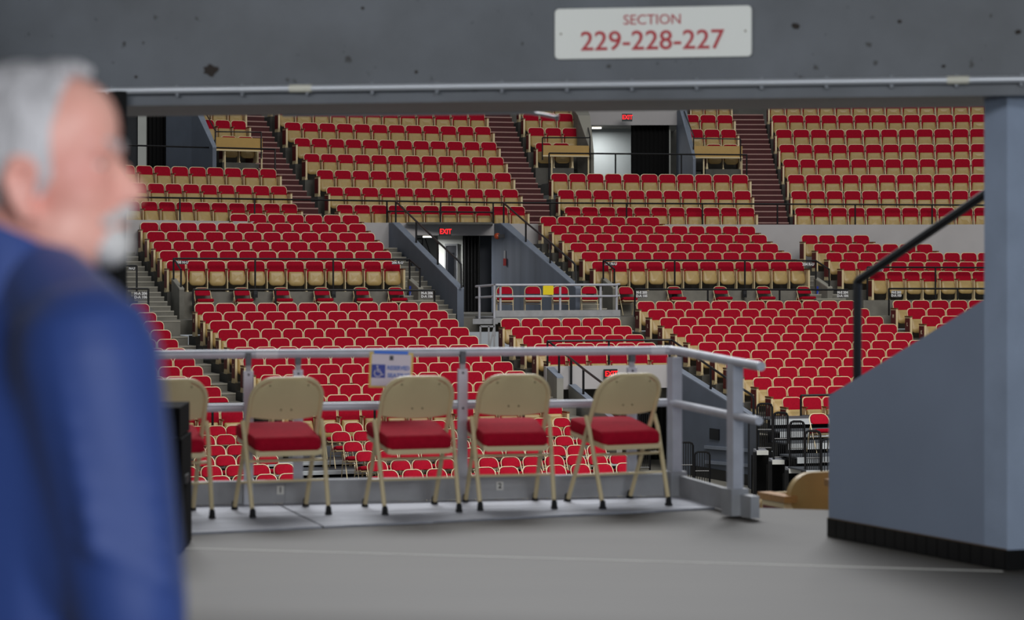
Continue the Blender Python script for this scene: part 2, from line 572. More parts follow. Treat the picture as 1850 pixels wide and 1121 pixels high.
# the seats that show largest in the photograph are objects of their own: (block, row): bits of the seats
PICK = {(0,0): 1, (0,1): 3, (0,2): 5, (0,3): 121, (0,4): 1, (0,5): 1, (0,7): 3097, (0,8): 24, (0,9): 8, (0,11): 6, (1,0): 1, (1,1): 1, (1,2): 1, (1,3): 1, (1,4): 1, (1,5): 1, (1,6): 1, (1,8): 29, (1,9): 1, (1,10): 7, (1,11): 3, (2,2): 1, (2,3): 1, (2,4): 1, (2,5): 1, (2,6): 4, (3,3): 2, (3,7): 6, (3,11): 4, (4,0): 1, (4,1): 1, (4,2): 1, (5,1): 1, (5,2): 35, (5,3): 1, (5,4): 1, (5,5): 4095, (6,0): 1, (6,1): 1, (6,2): 1, (6,3): 1, (6,4): 1, (6,5): 4095, (7,2): 1, (7,3): 1, (7,4): 1, (7,5): 1, (7,6): 127, (8,0): 830, (8,1): 1020, (8,2): 510, (9,4): 1, (9,5): 6, (10,0): 2046, (10,1): 2047, (10,2): 2047, (10,3): 4095, (10,4): 4095, (10,5): 4095, (10,6): 3072, (11,0): 2016, (11,1): 2047, (11,2): 2047, (12,4): 1, (12,5): 7, (12,6): 5, (13,5): 6, (13,6): 6, (14,0): 255, (14,1): 1023, (14,2): 2047, (14,3): 2047, (14,4): 2047, (14,5): 4095, (14,6): 4095}
SINGLE = {(b_, k_, i_) for (b_, k_), bits in PICK.items() for i_ in range(14) if bits >> i_ & 1}
LET = mat('cream_letter', (222, 206, 176), .6)


def seat_parts(s):
    ps = [('backrest', None), ('pad', 'backrest'), ('seat_pan', None)]
    if s['i'] == s['n'] - 1:
        ps += [('end_right', None), ('inlay_right', 'end_right'), ('arm_right', 'end_right')]
    else:
        ps += [('standard', None), ('armrest', 'standard')]
    if s['i'] == 0:
        ps += [('end_left', None), ('inlay_left', 'end_left'), ('arm_left', 'end_left')]
    return ps


mass_v, mass_f, mass_m = [], [], []
MIX = {m.name: i for i, m in enumerate([RED, TAN, TANL, MAROON, WOOD])}
src = {k: ([v.co.copy() for v in me.vertices], [tuple(p.vertices) for p in me.polygons], MIX[me.materials[0].name]) for k, me in SM.items()}
for s in sorted(ALL, key=lambda s: s['key']):
    bn, c, R, Z, rows, letters = BLOCKS[s['bi']]
    M = Matrix.Translation(s['pos']) @ Matrix.Rotation(s['rz'], 4, 'Z') @ Matrix.Diagonal((s['sx'], 1, 1, 1))
    if s['key'] in SINGLE:
        up = rowup[(s['bi'], s['k'])]
        seat_word = ORD[s['i'] + 1] + ' from left'
        o = empty('arena_seat', s['pos'], s['rz'], f"red tip-up arena seat {seat_word}, {ORD[up]} row up, {bn}", 'seat', 'tip-up seats of the ' + bn)
        o.scale.x = s['sx']
        made = {}
        for nm, par in seat_parts(s):
            pn = SM[nm].name.split('.')[0]
            made[nm] = obj(pn, SM[nm], made[par] if par else o)
            if nm == 'seat_pan': made[nm].location.z = s['jit']
        if s['i'] == 0 and s['bi'] in (0, 1, 2, 4):
            L = obj('letter', text_mesh(letters[s['k']], .13, LET, bold=.004), made['end_left'], (-.294, -.19, .36))
            L.rotation_euler = (PI / 2, 0, -PI / 2)
    else:
        for nm, par in seat_parts(s):
            v, f, mi = src[nm]
            k0 = len(mass_v)
            off = Vector((0, 0, s['jit'])) if nm == 'seat_pan' else Vector()
            mass_v += [M @ (p + off) for p in v]
            mass_f += [tuple(i + k0 for i in q) for q in f]
            mass_m += [mi] * len(f)
if mass_v:
    me = bpy.data.meshes.new('arena_seat_rows')
    me.from_pydata(mass_v, [], mass_f)
    for m in (RED, TAN, TANL, MAROON, WOOD): me.materials.append(m)
    me.polygons.foreach_set('material_index', mass_m)
    o = obj('arena_seat_rows', me)
    tag(o, 'remaining red and tan tip-up seats in the rows across the arena', 'seat', None, 'stuff')
#SECTION2

# ------------------------------------------------------------------ tunnels through the bowl
def solid(name, stations, m, capm=None, parent=None, kind='structure', capt=.03):
    """wall along stations: (outer px, inner px, Y outer, Y inner, z bottom, z top)"""
    g = MB()
    c2 = MB()
    for s, t in zip(stations[:-1], stations[1:]):
        q = [((s[0] - CX) / F * s[2], s[2]), ((t[0] - CX) / F * t[2], t[2]), ((t[1] - CX) / F * t[3], t[3]), ((s[1] - CX) / F * s[3], s[3])]
        zb = [s[4], t[4], t[4], s[4]]; zt = [s[5], t[5], t[5], s[5]]
        g.hexa([(x, y, z) for (x, y), z in zip(q, zb)], [(x, y, z) for (x, y), z in zip(q, zt)])
        if capm:
            c2.hexa([(x, y, z) for (x, y), z in zip(q, zt)], [(x, y, z + capt) for (x, y), z in zip(q, zt)])
    o = g.build(name, m, parent)
    fix_normals(o.data)
    if kind: o['kind'] = kind
    if capm:
        k = c2.build('wall_cap', capm, o); fix_normals(k.data)
    return o


def yU(r, px): return arc(UC, r, px)[1]
def yL(r, px): return arc(LC, r, px)[1]


# middle tunnel
YL0, YL1 = yU(32.95, 705), 55.1
solid('stair_wall', [(697, 711, YL0, YL0 + .05, -.2, 2.69), (709, 722, YL0 - .55, YL0 - .5, -.2, 2.69), (826, 838, 55.0, 55.1, -.2, .93)], GREYW, GREYCAP)
YR0 = yU(32.95, 889)
solid('stair_wall', [(888, 905, YR0, YR0, -.2, 2.69), (904, 920, YR0 - .7, YR0 - .7, -.2, 2.69), (1040, 1050, 56.2, 56.3, -.2, .93)], mat('streaked_grey_paint', (104, 112, 126), .6, var=.5, scale=1.2, stretch=(1.5, 1.5, .12), dark=(92, 99, 112)), GREYCAP)


def panel(name, x0, x1, Y, z0, z1, th, m, parent=None, kind=None, Y1=None):
    g = MB(); Y1 = Y1 or Y
    a = ((x0 - CX) / F * Y, Y); b = ((x1 - CX) / F * Y1, Y1)
    q = [a, b, (b[0], b[1] + th), (a[0], a[1] + th)]
    g.hexa([(*p, z0) for p in q], [(*p, z1) for p in q])
    o = g.build(name, m, parent)
    if kind: o['kind'] = kind
    return o


INNERW = mat('white_corridor_wall', (196, 198, 192), .7, var=.08, scale=1)
panel('wall_tunnel', 700, 905, 66.5, -.1, 2.7, .1, mat('dim_grey_wall', (110, 112, 110), .7), None, 'structure')
panel('wall_partition', 791, 836, 63.6, .2, 2.66, .12, INNERW, None, 'structure')
dr = panel('door_1', 805, 825, 63.55, .2, 2.1, .04, mat('dark_door', (40, 42, 46), .4), None, 'structure')
for a, b, z0, z1 in ((803.5, 805.5, .2, 2.16), (824.5, 826.5, .2, 2.16), (805.5, 824.5, 2.1, 2.16)):
    panel('door_frame', a, b, 63.5, z0, z1, .08, mat('grey_frame', (120, 122, 124), .5), dr)
panel('door_pane', 809, 820, 63.53, 1.2, 1.9, .02, mat('dark_glass', (24, 26, 30), .1), dr)


def curtain(name, x0, x1, Y, z0, z1, folds, label, amp=.05):
    g = MB(); n = folds * 4
    X0, X1 = (x0 - CX) / F * Y, (x1 - CX) / F * Y
    v, f = [], []
    for s in (0, .02):
        for i in range(n + 1):
            x = X0 + (X1 - X0) * i / n; y = Y + amp * math.sin(2 * PI * i / 4) + s
            v += [(x, y, z0), (x, y, z1)]
    k = 2 * (n + 1)
    for i in range(n):
        f.append((2 * i, 2 * i + 2, 2 * i + 3, 2 * i + 1)); f.append((k + 2 * i + 1, k + 2 * i + 3, k + 2 * i + 2, k + 2 * i))
        f.append((2 * i + 1, 2 * i + 3, k + 2 * i + 3, k + 2 * i + 1)); f.append((2 * i, k + 2 * i, k + 2 * i + 2, 2 * i + 2))
    f.append((0, 1, k + 1, k)); f.append((2 * n, k + 2 * n, k + 2 * n + 1, 2 * n + 1))
    g.add(v, f)
    return tag(g.build(name, BLACKM, None, True), label, 'curtain')


curtain('black_curtain', 836, 866, 63.2, .22, 2.66, 5, 'black curtain hanging in the middle tunnel under the exit sign')
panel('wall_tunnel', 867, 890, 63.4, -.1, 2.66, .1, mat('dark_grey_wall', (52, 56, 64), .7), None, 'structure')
g = MB(); x0, x1 = (735 - CX) / F * 61.5, (890 - CX) / F * 62
g.box(((x0 + x1) / 2, 63.6, 2.7), (x1 - x0, 4.4, .06)); g.box(((x0 + x1) / 2, 63.2, .15), (x1 - x0, 6, .1))
g.build('tunnel_slab', CONCD)['kind'] = 'structure'


def lamp_box(name, loc, sx, sy, power, label):
    o = MB().box((0, 0, 0), (sx, sy, .04)).build(name, mat('lamp_white', (255, 250, 238), .5, emit=3.0))
    o.location = loc
    tag(o, label, 'lamp')
    l = bpy.data.lights.new('tube', 'AREA'); l.size = max(sx, sy); l.energy = power
    lo = bpy.data.objects.new('tube', l); lo.location = (0, 0, -.05); link(lo, o)
    return o


lamp_box('corridor_lamp', ((772 - CX) / F * 62.7, 62.7, 2.345), .25, .12, 55, 'white corridor lamp on the ceiling of the middle tunnel')
# black rail of the corridor seen through the opening
g = empty('corridor_rail', P(768, 470, 64.6), 0, 'thin black corridor rail behind the sloped wall of the middle tunnel', 'railing')
for a, b in (((763, 428), (763, 452)), ((767, 428), (778, 462)), ((745, 432), (763, 432)), ((750, 441), (763, 441))):
    pa, pb = P(*a, 64.6) - g.location, P(*b, 64.6) - g.location
    MB().tube([pa, pb], .02, 6).build('bar', BLACK, g)


def exit_sign(px, py, wpx, hpx, Y, rz, label):
    p = P(px, py, Y)
    wd, hd = wpx / F * Y, hpx / F * Y
    o = empty('exit_sign', p, rz, label, 'sign')
    MB().box((0, 0, 0), (wd, .09, hd)).build('case', DARKBOX, o)
    put_text('EXIT', hd * .80, EXITRED, (0, -.052, 0), 0, o, 'exit_lettering', .004, .86)
    MB().box((0, .06, 0), (wd * .5, .05, hd * .3)).build('bracket', DARKBOX, o)
    return o


exit_sign(804, 419, 21, 16, 61.2, .33, 'lit red exit sign over the middle tunnel with the black curtain')
exit_sign(1133, 212.5, 18, 13.5, 68.9, .12, 'lit red exit sign over the highest tunnel, topmost of the three')
exit_sign(1103, 676, 24, 17, 50.05, .3, 'lit red exit sign over the low tunnel behind the aluminium guard rail')


def onwall(px, a, b):
    """point of the plan line a-b on pixel column px"""
    k = (px - CX) / F
    dx, dy = b[0] - a[0], b[1] - a[1]
    t = (k * a[1] - a[0]) / (dx - k * dy)
    return (a[0] + dx * t, a[1] + dy * t)


RWa = ((904 - CX) / F * (YR0 - .7), YR0 - .7); RWb = ((1040 - CX) / F * 56.2, 56.2)
def on_rw(px, py, off=.0):
    x, y = onwall(px, RWa, RWb)
    return Vector((x - off, y - off * .3, H + (YH - py) / F * y))


al = empty('alarm_beacon', on_rw(910, 427, .06), 0, 'orange alarm beacon on the grey wall right of the middle tunnel', 'alarm')
MB().box((0, 0, 0), (.2, .16, .1)).build('base', DARKBOX, al); MB().ell((-.12, 0, 0), (.09, .09, .09)).build('dome', mat('orange_dome', (176, 70, 34), .4), al, True)
al = empty('fire_alarm_box', on_rw(915, 470, .05), 0, 'small red and grey fire alarm box on the streaked grey wall', 'alarm')
MB().box((0, 0, -.06), (.08, .12, .2)).build('red_box', mat('alarm_red', (150, 26, 26), .5), al); MB().box((0, .1, .12), (.05, .1, .28)).build('grey_box', ALUD, al)

# upper right tunnel
zf = UT[3]
YT = yU(38.9, 1140)
solid('stair_wall', [(1034, 1060, yU(38.6, 1050), yU(38.6, 1060), 3.6, 6.45), (1044, 1066, 67.6, 67.6, 3.6, 6.1), (1068, 1073, 66.6, 66.6, 3.6, 4.9)], CONC, NOSE)
solid('stair_wall', [(1222, 1236, YT, YT, 3.6, 6.4), (1228, 1240, YT - .6, YT - .6, 3.6, 6.4), (1252, 1257, 66.6, 66.6, 3.6, 4.75)], GREYW, GREYCAP)
panel('wall_lintel', 1052, 1224, YT - .1, 5.97, 6.45, .2, WHITEW, None, 'structure')
panel('wall_tunnel', 1060, 1142, YT + 2.2, 3.8, 6.2, .1, mat('pale_grey_wall', (150, 156, 156), .7, var=.1, scale=.8), None, 'structure')
panel('wall_tunnel', 1130, 1230, YT + 3.5, 3.8, 6.2, .1, CONCD, None, 'structure')
curtain('black_curtain', 1140, 1209, YT + .5, zf + .02, 6.0, 9, 'black curtain in the highest tunnel beside the pale lit wall')
panel('wall_trim_edge', 1209, 1211.5, YT + .4, zf, 5.97, .05, INNERW, None, 'structure')
panel('ceiling_tunnel', 1050, 1232, YT + .1, 6.0, 6.06, 3.6, CONCD, None, 'structure')
lamp_box('corridor_lamp', ((1078 - CX) / F * (YT + 1.2), YT + 1.2, 5.96), .3, .2, 60, 'small white ceiling lamp inside the highest tunnel')
# upper left tunnel
YT2 = yU(38.8, 280)
solid('stair_wall', [(300, 345, YT2, YT2, 3.6, 6.4), (346, 358, YT2 - 1.2, YT2 - 1.2, 3.6, 6.2), (384, 391, 61.9, 61.9, 3.6, 4.83)], GREYW, GREYCAP)
panel('wall_tunnel', 150, 251, YT2 + .3, 3.8, 6.6, .1, mat('dim_grey_wall', (110, 112, 110), .7), None, 'structure')
fr = panel('door_2', 224, 248, YT2 + .22, zf, 5.95, .05, mat('dark_door', (40, 42, 46), .4), None, 'structure')
panel('door_frame', 249, 264, YT2 + .1, zf, 6.5, .14, INNERW, fr)
panel('door_frame', 200, 249, YT2 + .1, 5.95, 6.2, .14, INNERW, fr)
curtain('black_curtain', 265, 301, YT2 + .3, zf + .02, 6.5, 5, 'black curtain in the upper left tunnel beside the white door frame')
panel('wall_tunnel', 264, 310, YT2 + 2.5, 3.8, 6.6, .1, CONCD, None, 'structure')
# walkways before the two upper tunnels
g = MB()
for xa, xb in ((130, 482), (984, 1352)):
    ring(g, UC, UR[3] - .35, 36.95 if xa < 200 else 39.2, ang(UC, arc(UC, 36, xa)), ang(UC, arc(UC, 36, xb)), zf - .35, zf, 8)
ring(g, UC, 36.9, 39.5, ang(UC, arc(UC, 37, 130)), ang(UC, arc(UC, 37, 384)), zf - .35, zf, 6)
g.build('walkway', CONCD)['kind'] = 'structure'

# tan boards before the small upper patches
for (xa, xb, y0, y1, lab) in ((389.5, 473.7, 249, 273, 'tan board before two red seats, left of the middle stairs'),
                              (980, 1064, 263, 283, 'tan board before two red seats, left of the highest tunnel'),
                              (1254, 1341, 264, 286, 'tan board before two red seats, right of the highest tunnel')):
    Ya, Yb = yU(36.05, xa), yU(36.05, xb)
    pa, pb = P(xa, y1, Ya), P(xb, y1, Yb)
    z1 = H + (YH - y0) / F * Ya
    o = empty('front_board', (pa + pb) / 2, math.atan2(pb.y - pa.y, pb.x - pa.x), lab, 'board', 'tan boards of the upper patches')
    ln = (pb - pa).length
    hgt = z1 - pa.z
    MB().box((0, 0, hgt / 2), (ln, .04, hgt)).build('board', mat('tan_board', (186, 148, 74), .5, var=.08, scale=3), o)
    MB().box((0, -.035, .012), (ln, .05, .04)).build('ledge', TANL, o)
    for s in (-.3, .49):
        MB().box((s * ln, .02, (zf - pa.z) / 2), (.04, .05, pa.z - zf)).build('leg', TANL, o)

# low tunnel
pw = MB()
ring(pw, LC, 164.45, 164.6, ang(LC, arc(LC, 164.5, 985)), ang(LC, arc(LC, 164.5, 1212)), -1.29, -.77, 5)
pw.build('wall_lintel', WHITEW)['kind'] = 'structure'
YE = yL(164.5, 1207)
solid('stair_wall', [(1207, 1222, YE, YE, -3.2, -.80), (1362, 1372, 47.0, 47.1, -3.2, -1.76)], GREYW, GREYCAP)
yw = yL(164.5, 1028)
solid('stair_wall', [(1027, 1040, yw - .1, yw, -3.2, -1.2), (1114, 1124, 45.5, 45.6, -3.2, -1.79)], mat('pale_concrete', (150, 148, 140), .8, var=.12, scale=2), GREYCAP)
solid('stair_wall', [(986, 1000, yL(164.5, 990), yL(164.5, 1000), -2.0, -.80), (1006, 1018, yL(163.7, 1010), yL(163.7, 1018), -2.2, -1.0)], mat('pale_concrete', (150, 148, 140)), GREYCAP)
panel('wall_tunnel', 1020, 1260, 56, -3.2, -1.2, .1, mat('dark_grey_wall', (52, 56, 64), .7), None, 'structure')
panel('ceiling_tunnel', 985, 1212, yw + .3, -1.33, -1.30, 6, CONCD, None, 'structure', yL(164.5, 1212))
curtain('black_curtain', 1135, 1215, 53.6, -3.18, -1.35, 8, 'black curtain at the back of the low tunnel')
# wall details: ledges, black base, recess with wires
GWa, GWb = ((1207 - CX) / F * YE, YE), ((1362 - CX) / F * 47.0, 47.0)
def on_gw(px, py, off=0.0):
    x, y = onwall(px, GWa, GWb)
    return Vector((x - off, y - off * .35, H + (YH - py) / F * y))
for ya, yb, hh in ((811, 818, .07), (838, 845, .07)):
    a, b = on_gw(1276, ya, .03), on_gw(1361, yb, .03)
    o = MB().hexa([a + Vector(d) for d in ((-.02, 0, 0),)] + [b + Vector((-.02, 0, 0)), b + Vector((.1, .03, 0)), a + Vector((.1, .03, 0))],
                  [a + Vector((-.02, 0, hh)), b + Vector((-.02, 0, hh)), b + Vector((.1, .03, hh)), a + Vector((.1, .03, hh))]).build('wall_ledge', GREYCAP)
    fix_normals(o.data); o['kind'] = 'structure'
a, b = on_gw(1250, 860, .02), on_gw(1361, 868, .02)
o = MB().hexa([(a.x, a.y, -3.2), (b.x, b.y, -3.2), (b.x + .1, b.y + .03, -3.2), (a.x + .1, a.y + .03, -3.2)],
              [(a.x, a.y, -2.97), (b.x, b.y, -2.97), (b.x + .1, b.y + .03, -2.97), (a.x + .1, a.y + .03, -2.97)]).build('baseboard_tunnel', BLACK)
o['kind'] = 'structure'
p = on_gw(1292, 785, .012)
jb = empty('wire_recess', p, math.atan2(GWb[1] - GWa[1], GWb[0] - GWa[0]) , 'dark square recess with loose wires in the grey tunnel wall', 'junction box')
MB().box((0, 0, 0), (.42, .03, .24)).build('recess', BLACK, jb)  # black slab instead of a cavity, for the shade inside the hole
for i, (dx, m_) in enumerate(((.12, 'wire_brown'), (.17, 'wire_pale'), (.08, 'wire_dark'))):
    MB().tube([(dx, .03, .05 - .03 * i), (dx + .03, .06, -.06), (dx - .02, .05, -.2 - .05 * i)], .008, 5).build('wire', mat(m_, [(96, 60, 50), (190, 180, 170), (50, 30, 30)][i], .6), jb)


# ------------------------------------------------------------------ black pipe rails
def rail(name, label, line, r, posts, cat='railing', group=None, m=BLACK, extra=()):
    """line: 3-D points of the top pipe; posts: (top point, foot z); extra: further pipes"""
    o = empty(name, line[0], 0, label, cat, group)
    L = o.location
    MB().tube([Vector(p) - L for p in line], r, 8).build('top_pipe', m, o, True)
    for e in extra:
        MB().tube([Vector(p) - L for p in e], r * .9, 8).build('lower_pipe', m, o, True)
    for p, z in posts:
        p = Vector(p)
        MB().tube([p - L, Vector((p.x, p.y, z)) - L], r, 8).build('post', m, o, True)
    return o


def arc_line(c, r, x0, x1, y0, y1, n=8):
    out = []
    for i in range(n + 1):
        x = x0 + (x1 - x0) * i / n
        out.append(at(c, r, x, zat(c, r, x, y0 + (y1 - y0) * i / n)))
    return out


def arc_rail(label, c, r, x0, x1, y0, y1, posts, zfoot, extra=None, tail=(), group=None, rad=.024):
    ln = arc_line(c, r, x0, x1, y0, y1)
    z_of = lambda x: zat(c, r, x, y0 + (y1 - y0) * (x - x0) / (x1 - x0))
    ps = [(at(c, r, x, z_of(x)), zfoot) for x in posts]
    ex = []
    if extra:
        ex.append(arc_line(c, r, *extra))
    for t, zf_ in tail:
        pass
    return rail('guard_rail', label, ln, rad, ps, 'railing', group, BLACK, ex)


G1 = 'black pipe rails round the stands'
arc_rail('long black pipe rail along the white wall, left of the middle tunnel', UC, 32.83, 200, 699, 356, 363.5, (325, 460, 699), 2.7, group=G1)
arc_rail('black double pipe rail above the middle tunnel exit sign', UC, 32.83, 699, 891, 363.5, 366.5, (699, 796, 891), 2.7, (699, 891, 382, 384), group=G1)
arc_rail('black pipe rail along the white wall, from middle tunnel to far right', UC, 32.83, 891, 1790, 366.5, 371, (994.5, 1132, 1269, 1404.5, 1545, 1684), 2.7, group=G1)
arc_rail('black pipe rail before the upper left tunnel', UC, 35.6, 205, 498, 262, 270, (381.6, 497), zf, group=G1)
arc_rail('black pipe rail before the highest tunnel', UC, 35.6, 992, 1350, 277, 280, (992, 1112, 1231, 1349), zf, group=G1)
for lab, sl, hz, foot, Y0 in (
        ('short black pipe rail over the tan board left of the middle stairs', [(372, 205), (389, 236)], [(389, 238), (472, 239)], 4.5, 63.0),
        ('short black pipe rail over the tan board left of the highest tunnel', [(1056, 203), (1066, 247)], [(1064, 249), (980, 249)], 4.6, 66.8),
        ('short black pipe rail over the tan board right of the highest tunnel', [(1236, 201), (1253, 246)], [(1253, 250), (1338, 251.5)], 4.6, 67.0)):
    rr = 36.0
    pts = [P(*sl[0], yU(38, sl[0][0])), P(*sl[1], yU(rr, sl[1][0])), P(*hz[0], yU(rr, hz[0][0])), P(*hz[1], yU(rr, hz[1][0]))]
    rail('guard_rail', lab, pts, .02, [(pts[1], 4.75), (pts[3], foot + .1), (pts[0], 6.1)], 'railing', G1)
arc_rail('black pipe rail before the front row of the middle left block', LC, 172.1, 313.6, 740, 467.5, 469, (313.6, 461, 602, 740), .85, group=G1)
arc_rail('black pipe rail before the front row of the middle right block', LC, 172.1, 1090, 1474, 470.5, 471.5, (1090, 1219, 1345.7, 1474), .85, group=G1)
arc_rail('black pipe rail before the middle far right block', LC, 171.4, 1567, 1800, 483, 484, (1567, 1690), .58, group=G1)
arc_rail('black pipe rail behind the top row of the lower left block', LC, 170.46, 349, 785, 523.5, 525, (349, 497.6, 642, 785), -.17, group=G1)
arc_rail('black pipe rail behind the top row of the lower right block', LC, 170.46, 1147, 1532, 523, 524, (1147, 1278.8, 1408.5), -.17, group=G1)
arc_rail('black pipe rail behind the lower block at the grey stair wall', LC, 170.46, 1606, 1800, 522, 522, (1606, 1730), -.17, group=G1)
arc_rail('short black pipe rail behind the lower block beside the blue jacket', LC, 170.46, 200, 268, 521.5, 522, (268,), -.17, group=G1)
arc_rail('short black pipe rail right of the man, by the lower steps', LC, 172.1, 200, 247, 480, 480.5, (247,), .2, group=G1)
arc_rail('black pipe rail before the front row of the lower left block', LC, 160.75, 505, 1005, 729, 722, (677, 812, 946), LT[11], group=G1)
arc_rail('black pipe rail before the front row beside the blue jacket', LC, 160.75, 330, 440, 731, 729, (384,), LT[11], group=G1)
arc_rail('black double pipe rail before the lower right block', LC, 160.7, 1447, 1840, 715, 708, (1447, 1560), LT[11], (1447, 1840, 752, 745), group=G1)
# short sloping ends of the front rails
for lab, a, b, yb, foot in (('short sloping black rail on the concrete kerb, left end of middle left block', (313.6, 467.5, 172.1), (327, 488, 171.55), 521, .94),
                            ('short sloping black rail on the concrete kerb, right end of middle left block', (740, 469, 172.1), (758.7, 486, 171.5), 520, .94),
                            ('short sloping black rail on the concrete kerb, left end of middle right block', (1090, 470.5, 172.1), (1110, 487, 171.5), 520, .94),
                            ('short sloping black rail on the concrete kerb, right end of middle right block', (1474, 471.5, 172.1), (1498, 487, 171.5), 519, .94)):
    pa, pb = P(a[0], a[1], yL(a[2], a[0])), P(b[0], b[1], yL(b[2], b[0]))
    rail('guard_rail', lab, [pa, pb], .024, [(pb, foot)], 'railing', G1)
    s = 1
    c_ = (a[0] - 4, a[0] + 4)
    solid('kerb_wall', [(c_[0], c_[1], yL(172.2, c_[0]), yL(172.2, c_[1]), -.1, 1.17), (b[0] - 3, b[0] + 6, yL(171.45, b[0]), yL(171.45, b[0]), -.1, .92)], CONC, NOSE)
# sloping handrails on the tunnel walls
LWa, LWb = ((716 - CX) / F * (YL0 - .5), YL0 - .5), ((832 - CX) / F * 55.05, 55.05)
def hand(lab, A, B, line, posts):
    def pt(px, py):
        x, y = onwall(px, A, B)
        return Vector((x, y, H + (YH - py) / F * y))
    ln = [pt(*p) for p in line]
    rail('hand_rail', lab, ln, .026, [(pt(px, ya), pt(px, yb).z) for px, ya, yb in posts], 'railing', 'sloping black handrails on the tunnel walls')
hand('sloping black handrail on the left wall of the middle tunnel', LWa, LWb, [(715, 364), (752, 400), (791, 437), (828, 471), (833, 478), (834, 521)], [(715, 364, 402), (752, 400, 439), (791, 437, 479)])
RWc = ((912 - CX) / F * (YR0 - .7), YR0 - .7), ((1044 - CX) / F * 56.25, 56.25)
hand('sloping black handrail on the right wall of the middle tunnel', *RWc, [(910, 367), (950, 402), (994, 438), (1036, 475), (1040, 480), (1041, 516)], [(910, 367, 404), (950, 402, 440), (994, 438, 480)])
GWc = ((1214 - CX) / F * YE, YE), ((1366 - CX) / F * 47.05, 47.05)
hand('sloping black handrail on the right wall of the low tunnel', *GWc, [(1214, 615), (1284, 664), (1341, 703), (1358, 714), (1361.5, 720), (1361.5, 753)], [(1284, 664, 708)])
WWc = ((1030 - CX) / F * yw, yw), ((1120 - CX) / F * 45.5, 45.5)
hand('sloping black handrail on the left wall of the low tunnel', *WWc, [(1020, 640), (1032, 649), (1054, 667), (1098, 700), (1118, 716), (1120, 766)], [(1032, 649, 697), (1054, 667, 715)])
arc_rail('black pipe rail above the low tunnel exit sign', LC, 164.52, 989, 1213, 616.5, 614.5, (989, 1100, 1210), -.75, group=G1)
pa = [P(992, 618, yL(164.5, 992)), P(1020, 640, yL(163.8, 1015))]
rail('guard_rail', 'short sloping black rail at the left end of the low tunnel', pa, .024, [(P(1010, 632, yL(164, 1010)), -1.0)], 'railing', G1)

# ------------------------------------------------------------------ row signs and wheelchair signs
SIGNP = mat('brown_grey_plate', (88, 84, 84), .6)
PLD = mat('dark_plate', (36, 34, 38), .6)
LETW = mat('white_letter', (222, 222, 222), .6, emit=0)


def plate_sign(lines, px, py, wpx, hpx, r, label, m=SIGNP):
    x, y = arc(LC, r, px)
    o = empty('row_sign', P(px, py, y), facing(LC, (x, y)), label, 'sign', 'row signs on the black rails')
    k = y / F
    MB().box((0, 0, 0), (wpx * k, .02, hpx * k)).build('plate', m, o)
    n = len(lines)
    for i, s in enumerate(lines):
        put_text(s, hpx * k / n * .95, LETW, (0, -.013, (n / 2 - i - .5) * hpx * k / n * .95), 0, o, 'lettering', .004)


plate_sign(['208 N-U'], 329, 474.5, 20, 6.5, 172.05, 'small dark row sign under the rail, left end of middle left block', PLD)
plate_sign(['206 R-U'], 718, 475, 20, 6.5, 172.05, 'small dark row sign under the rail, right end of middle left block', PLD)
plate_sign(['M-A 206', 'D-A 106'], 771, 533, 23, 13, 170.4, 'two-line row sign on the rail, right end of lower left block')
plate_sign(['N-U'], 238, 485.5, 13, 6.5, 172.05, 'small row sign right of the man on the short rail', PLD)
plate_sign(['M-A 206', 'D-A 106'], 254, 534, 24, 14, 170.4, 'two-line row sign on the short rail right of the blue jacket')
plate_sign(['205 N-U'], 1103, 477, 18, 7, 172.05, 'small dark row sign under the rail, left end of middle right block', PLD)
plate_sign(['M-E 205', 'D-A 105'], 1159, 532, 21, 13, 170.4, 'two-line row sign on the rail, left end of lower right block')
plate_sign(['204 R-U'], 1460, 478, 18, 7, 172.05, 'small row sign at the right end of the middle right rail')
plate_sign(['M-E 204', 'D-A 104'], 1522, 532, 18, 13, 170.4, 'two-line row sign behind the black handrail post')
plate_sign(['203 N-U'], 1586, 488, 16, 6, 171.35, 'small row sign under the rail of the middle far right block', PLD)
plate_sign(['M-E 203', 'D-A 103'], 1619, 531.5, 18, 12, 170.4, 'two-line row sign on the far right rail by the grey stair wall')


def isa(o, s, m, y, th=.036):
    """wheelchair symbol in a square of side s centred on the parent, on its -y side"""
    def q(u, v): return Vector(((u - .5) * s, y, (v - .5) * s))
    g = MB()
    g.ell(q(.40, .86), (.085 * s, .012, .085 * s), 12, 6)
    g.tube([q(.41, .74), q(.44, .46), q(.68, .45), q(.77, .2), q(.9, .25)], th * s * 1.25, 6)
    g.tube([q(.42, .6), q(.64, .6)], th * s, 6)
    g.tube([q(.45 + .27 * math.cos(math.radians(a)), .34 + .27 * math.sin(math.radians(a))) for a in range(125, 345, 15)], th * s, 6)
    k = g.build('wheelchair_symbol', m, o)
    return k


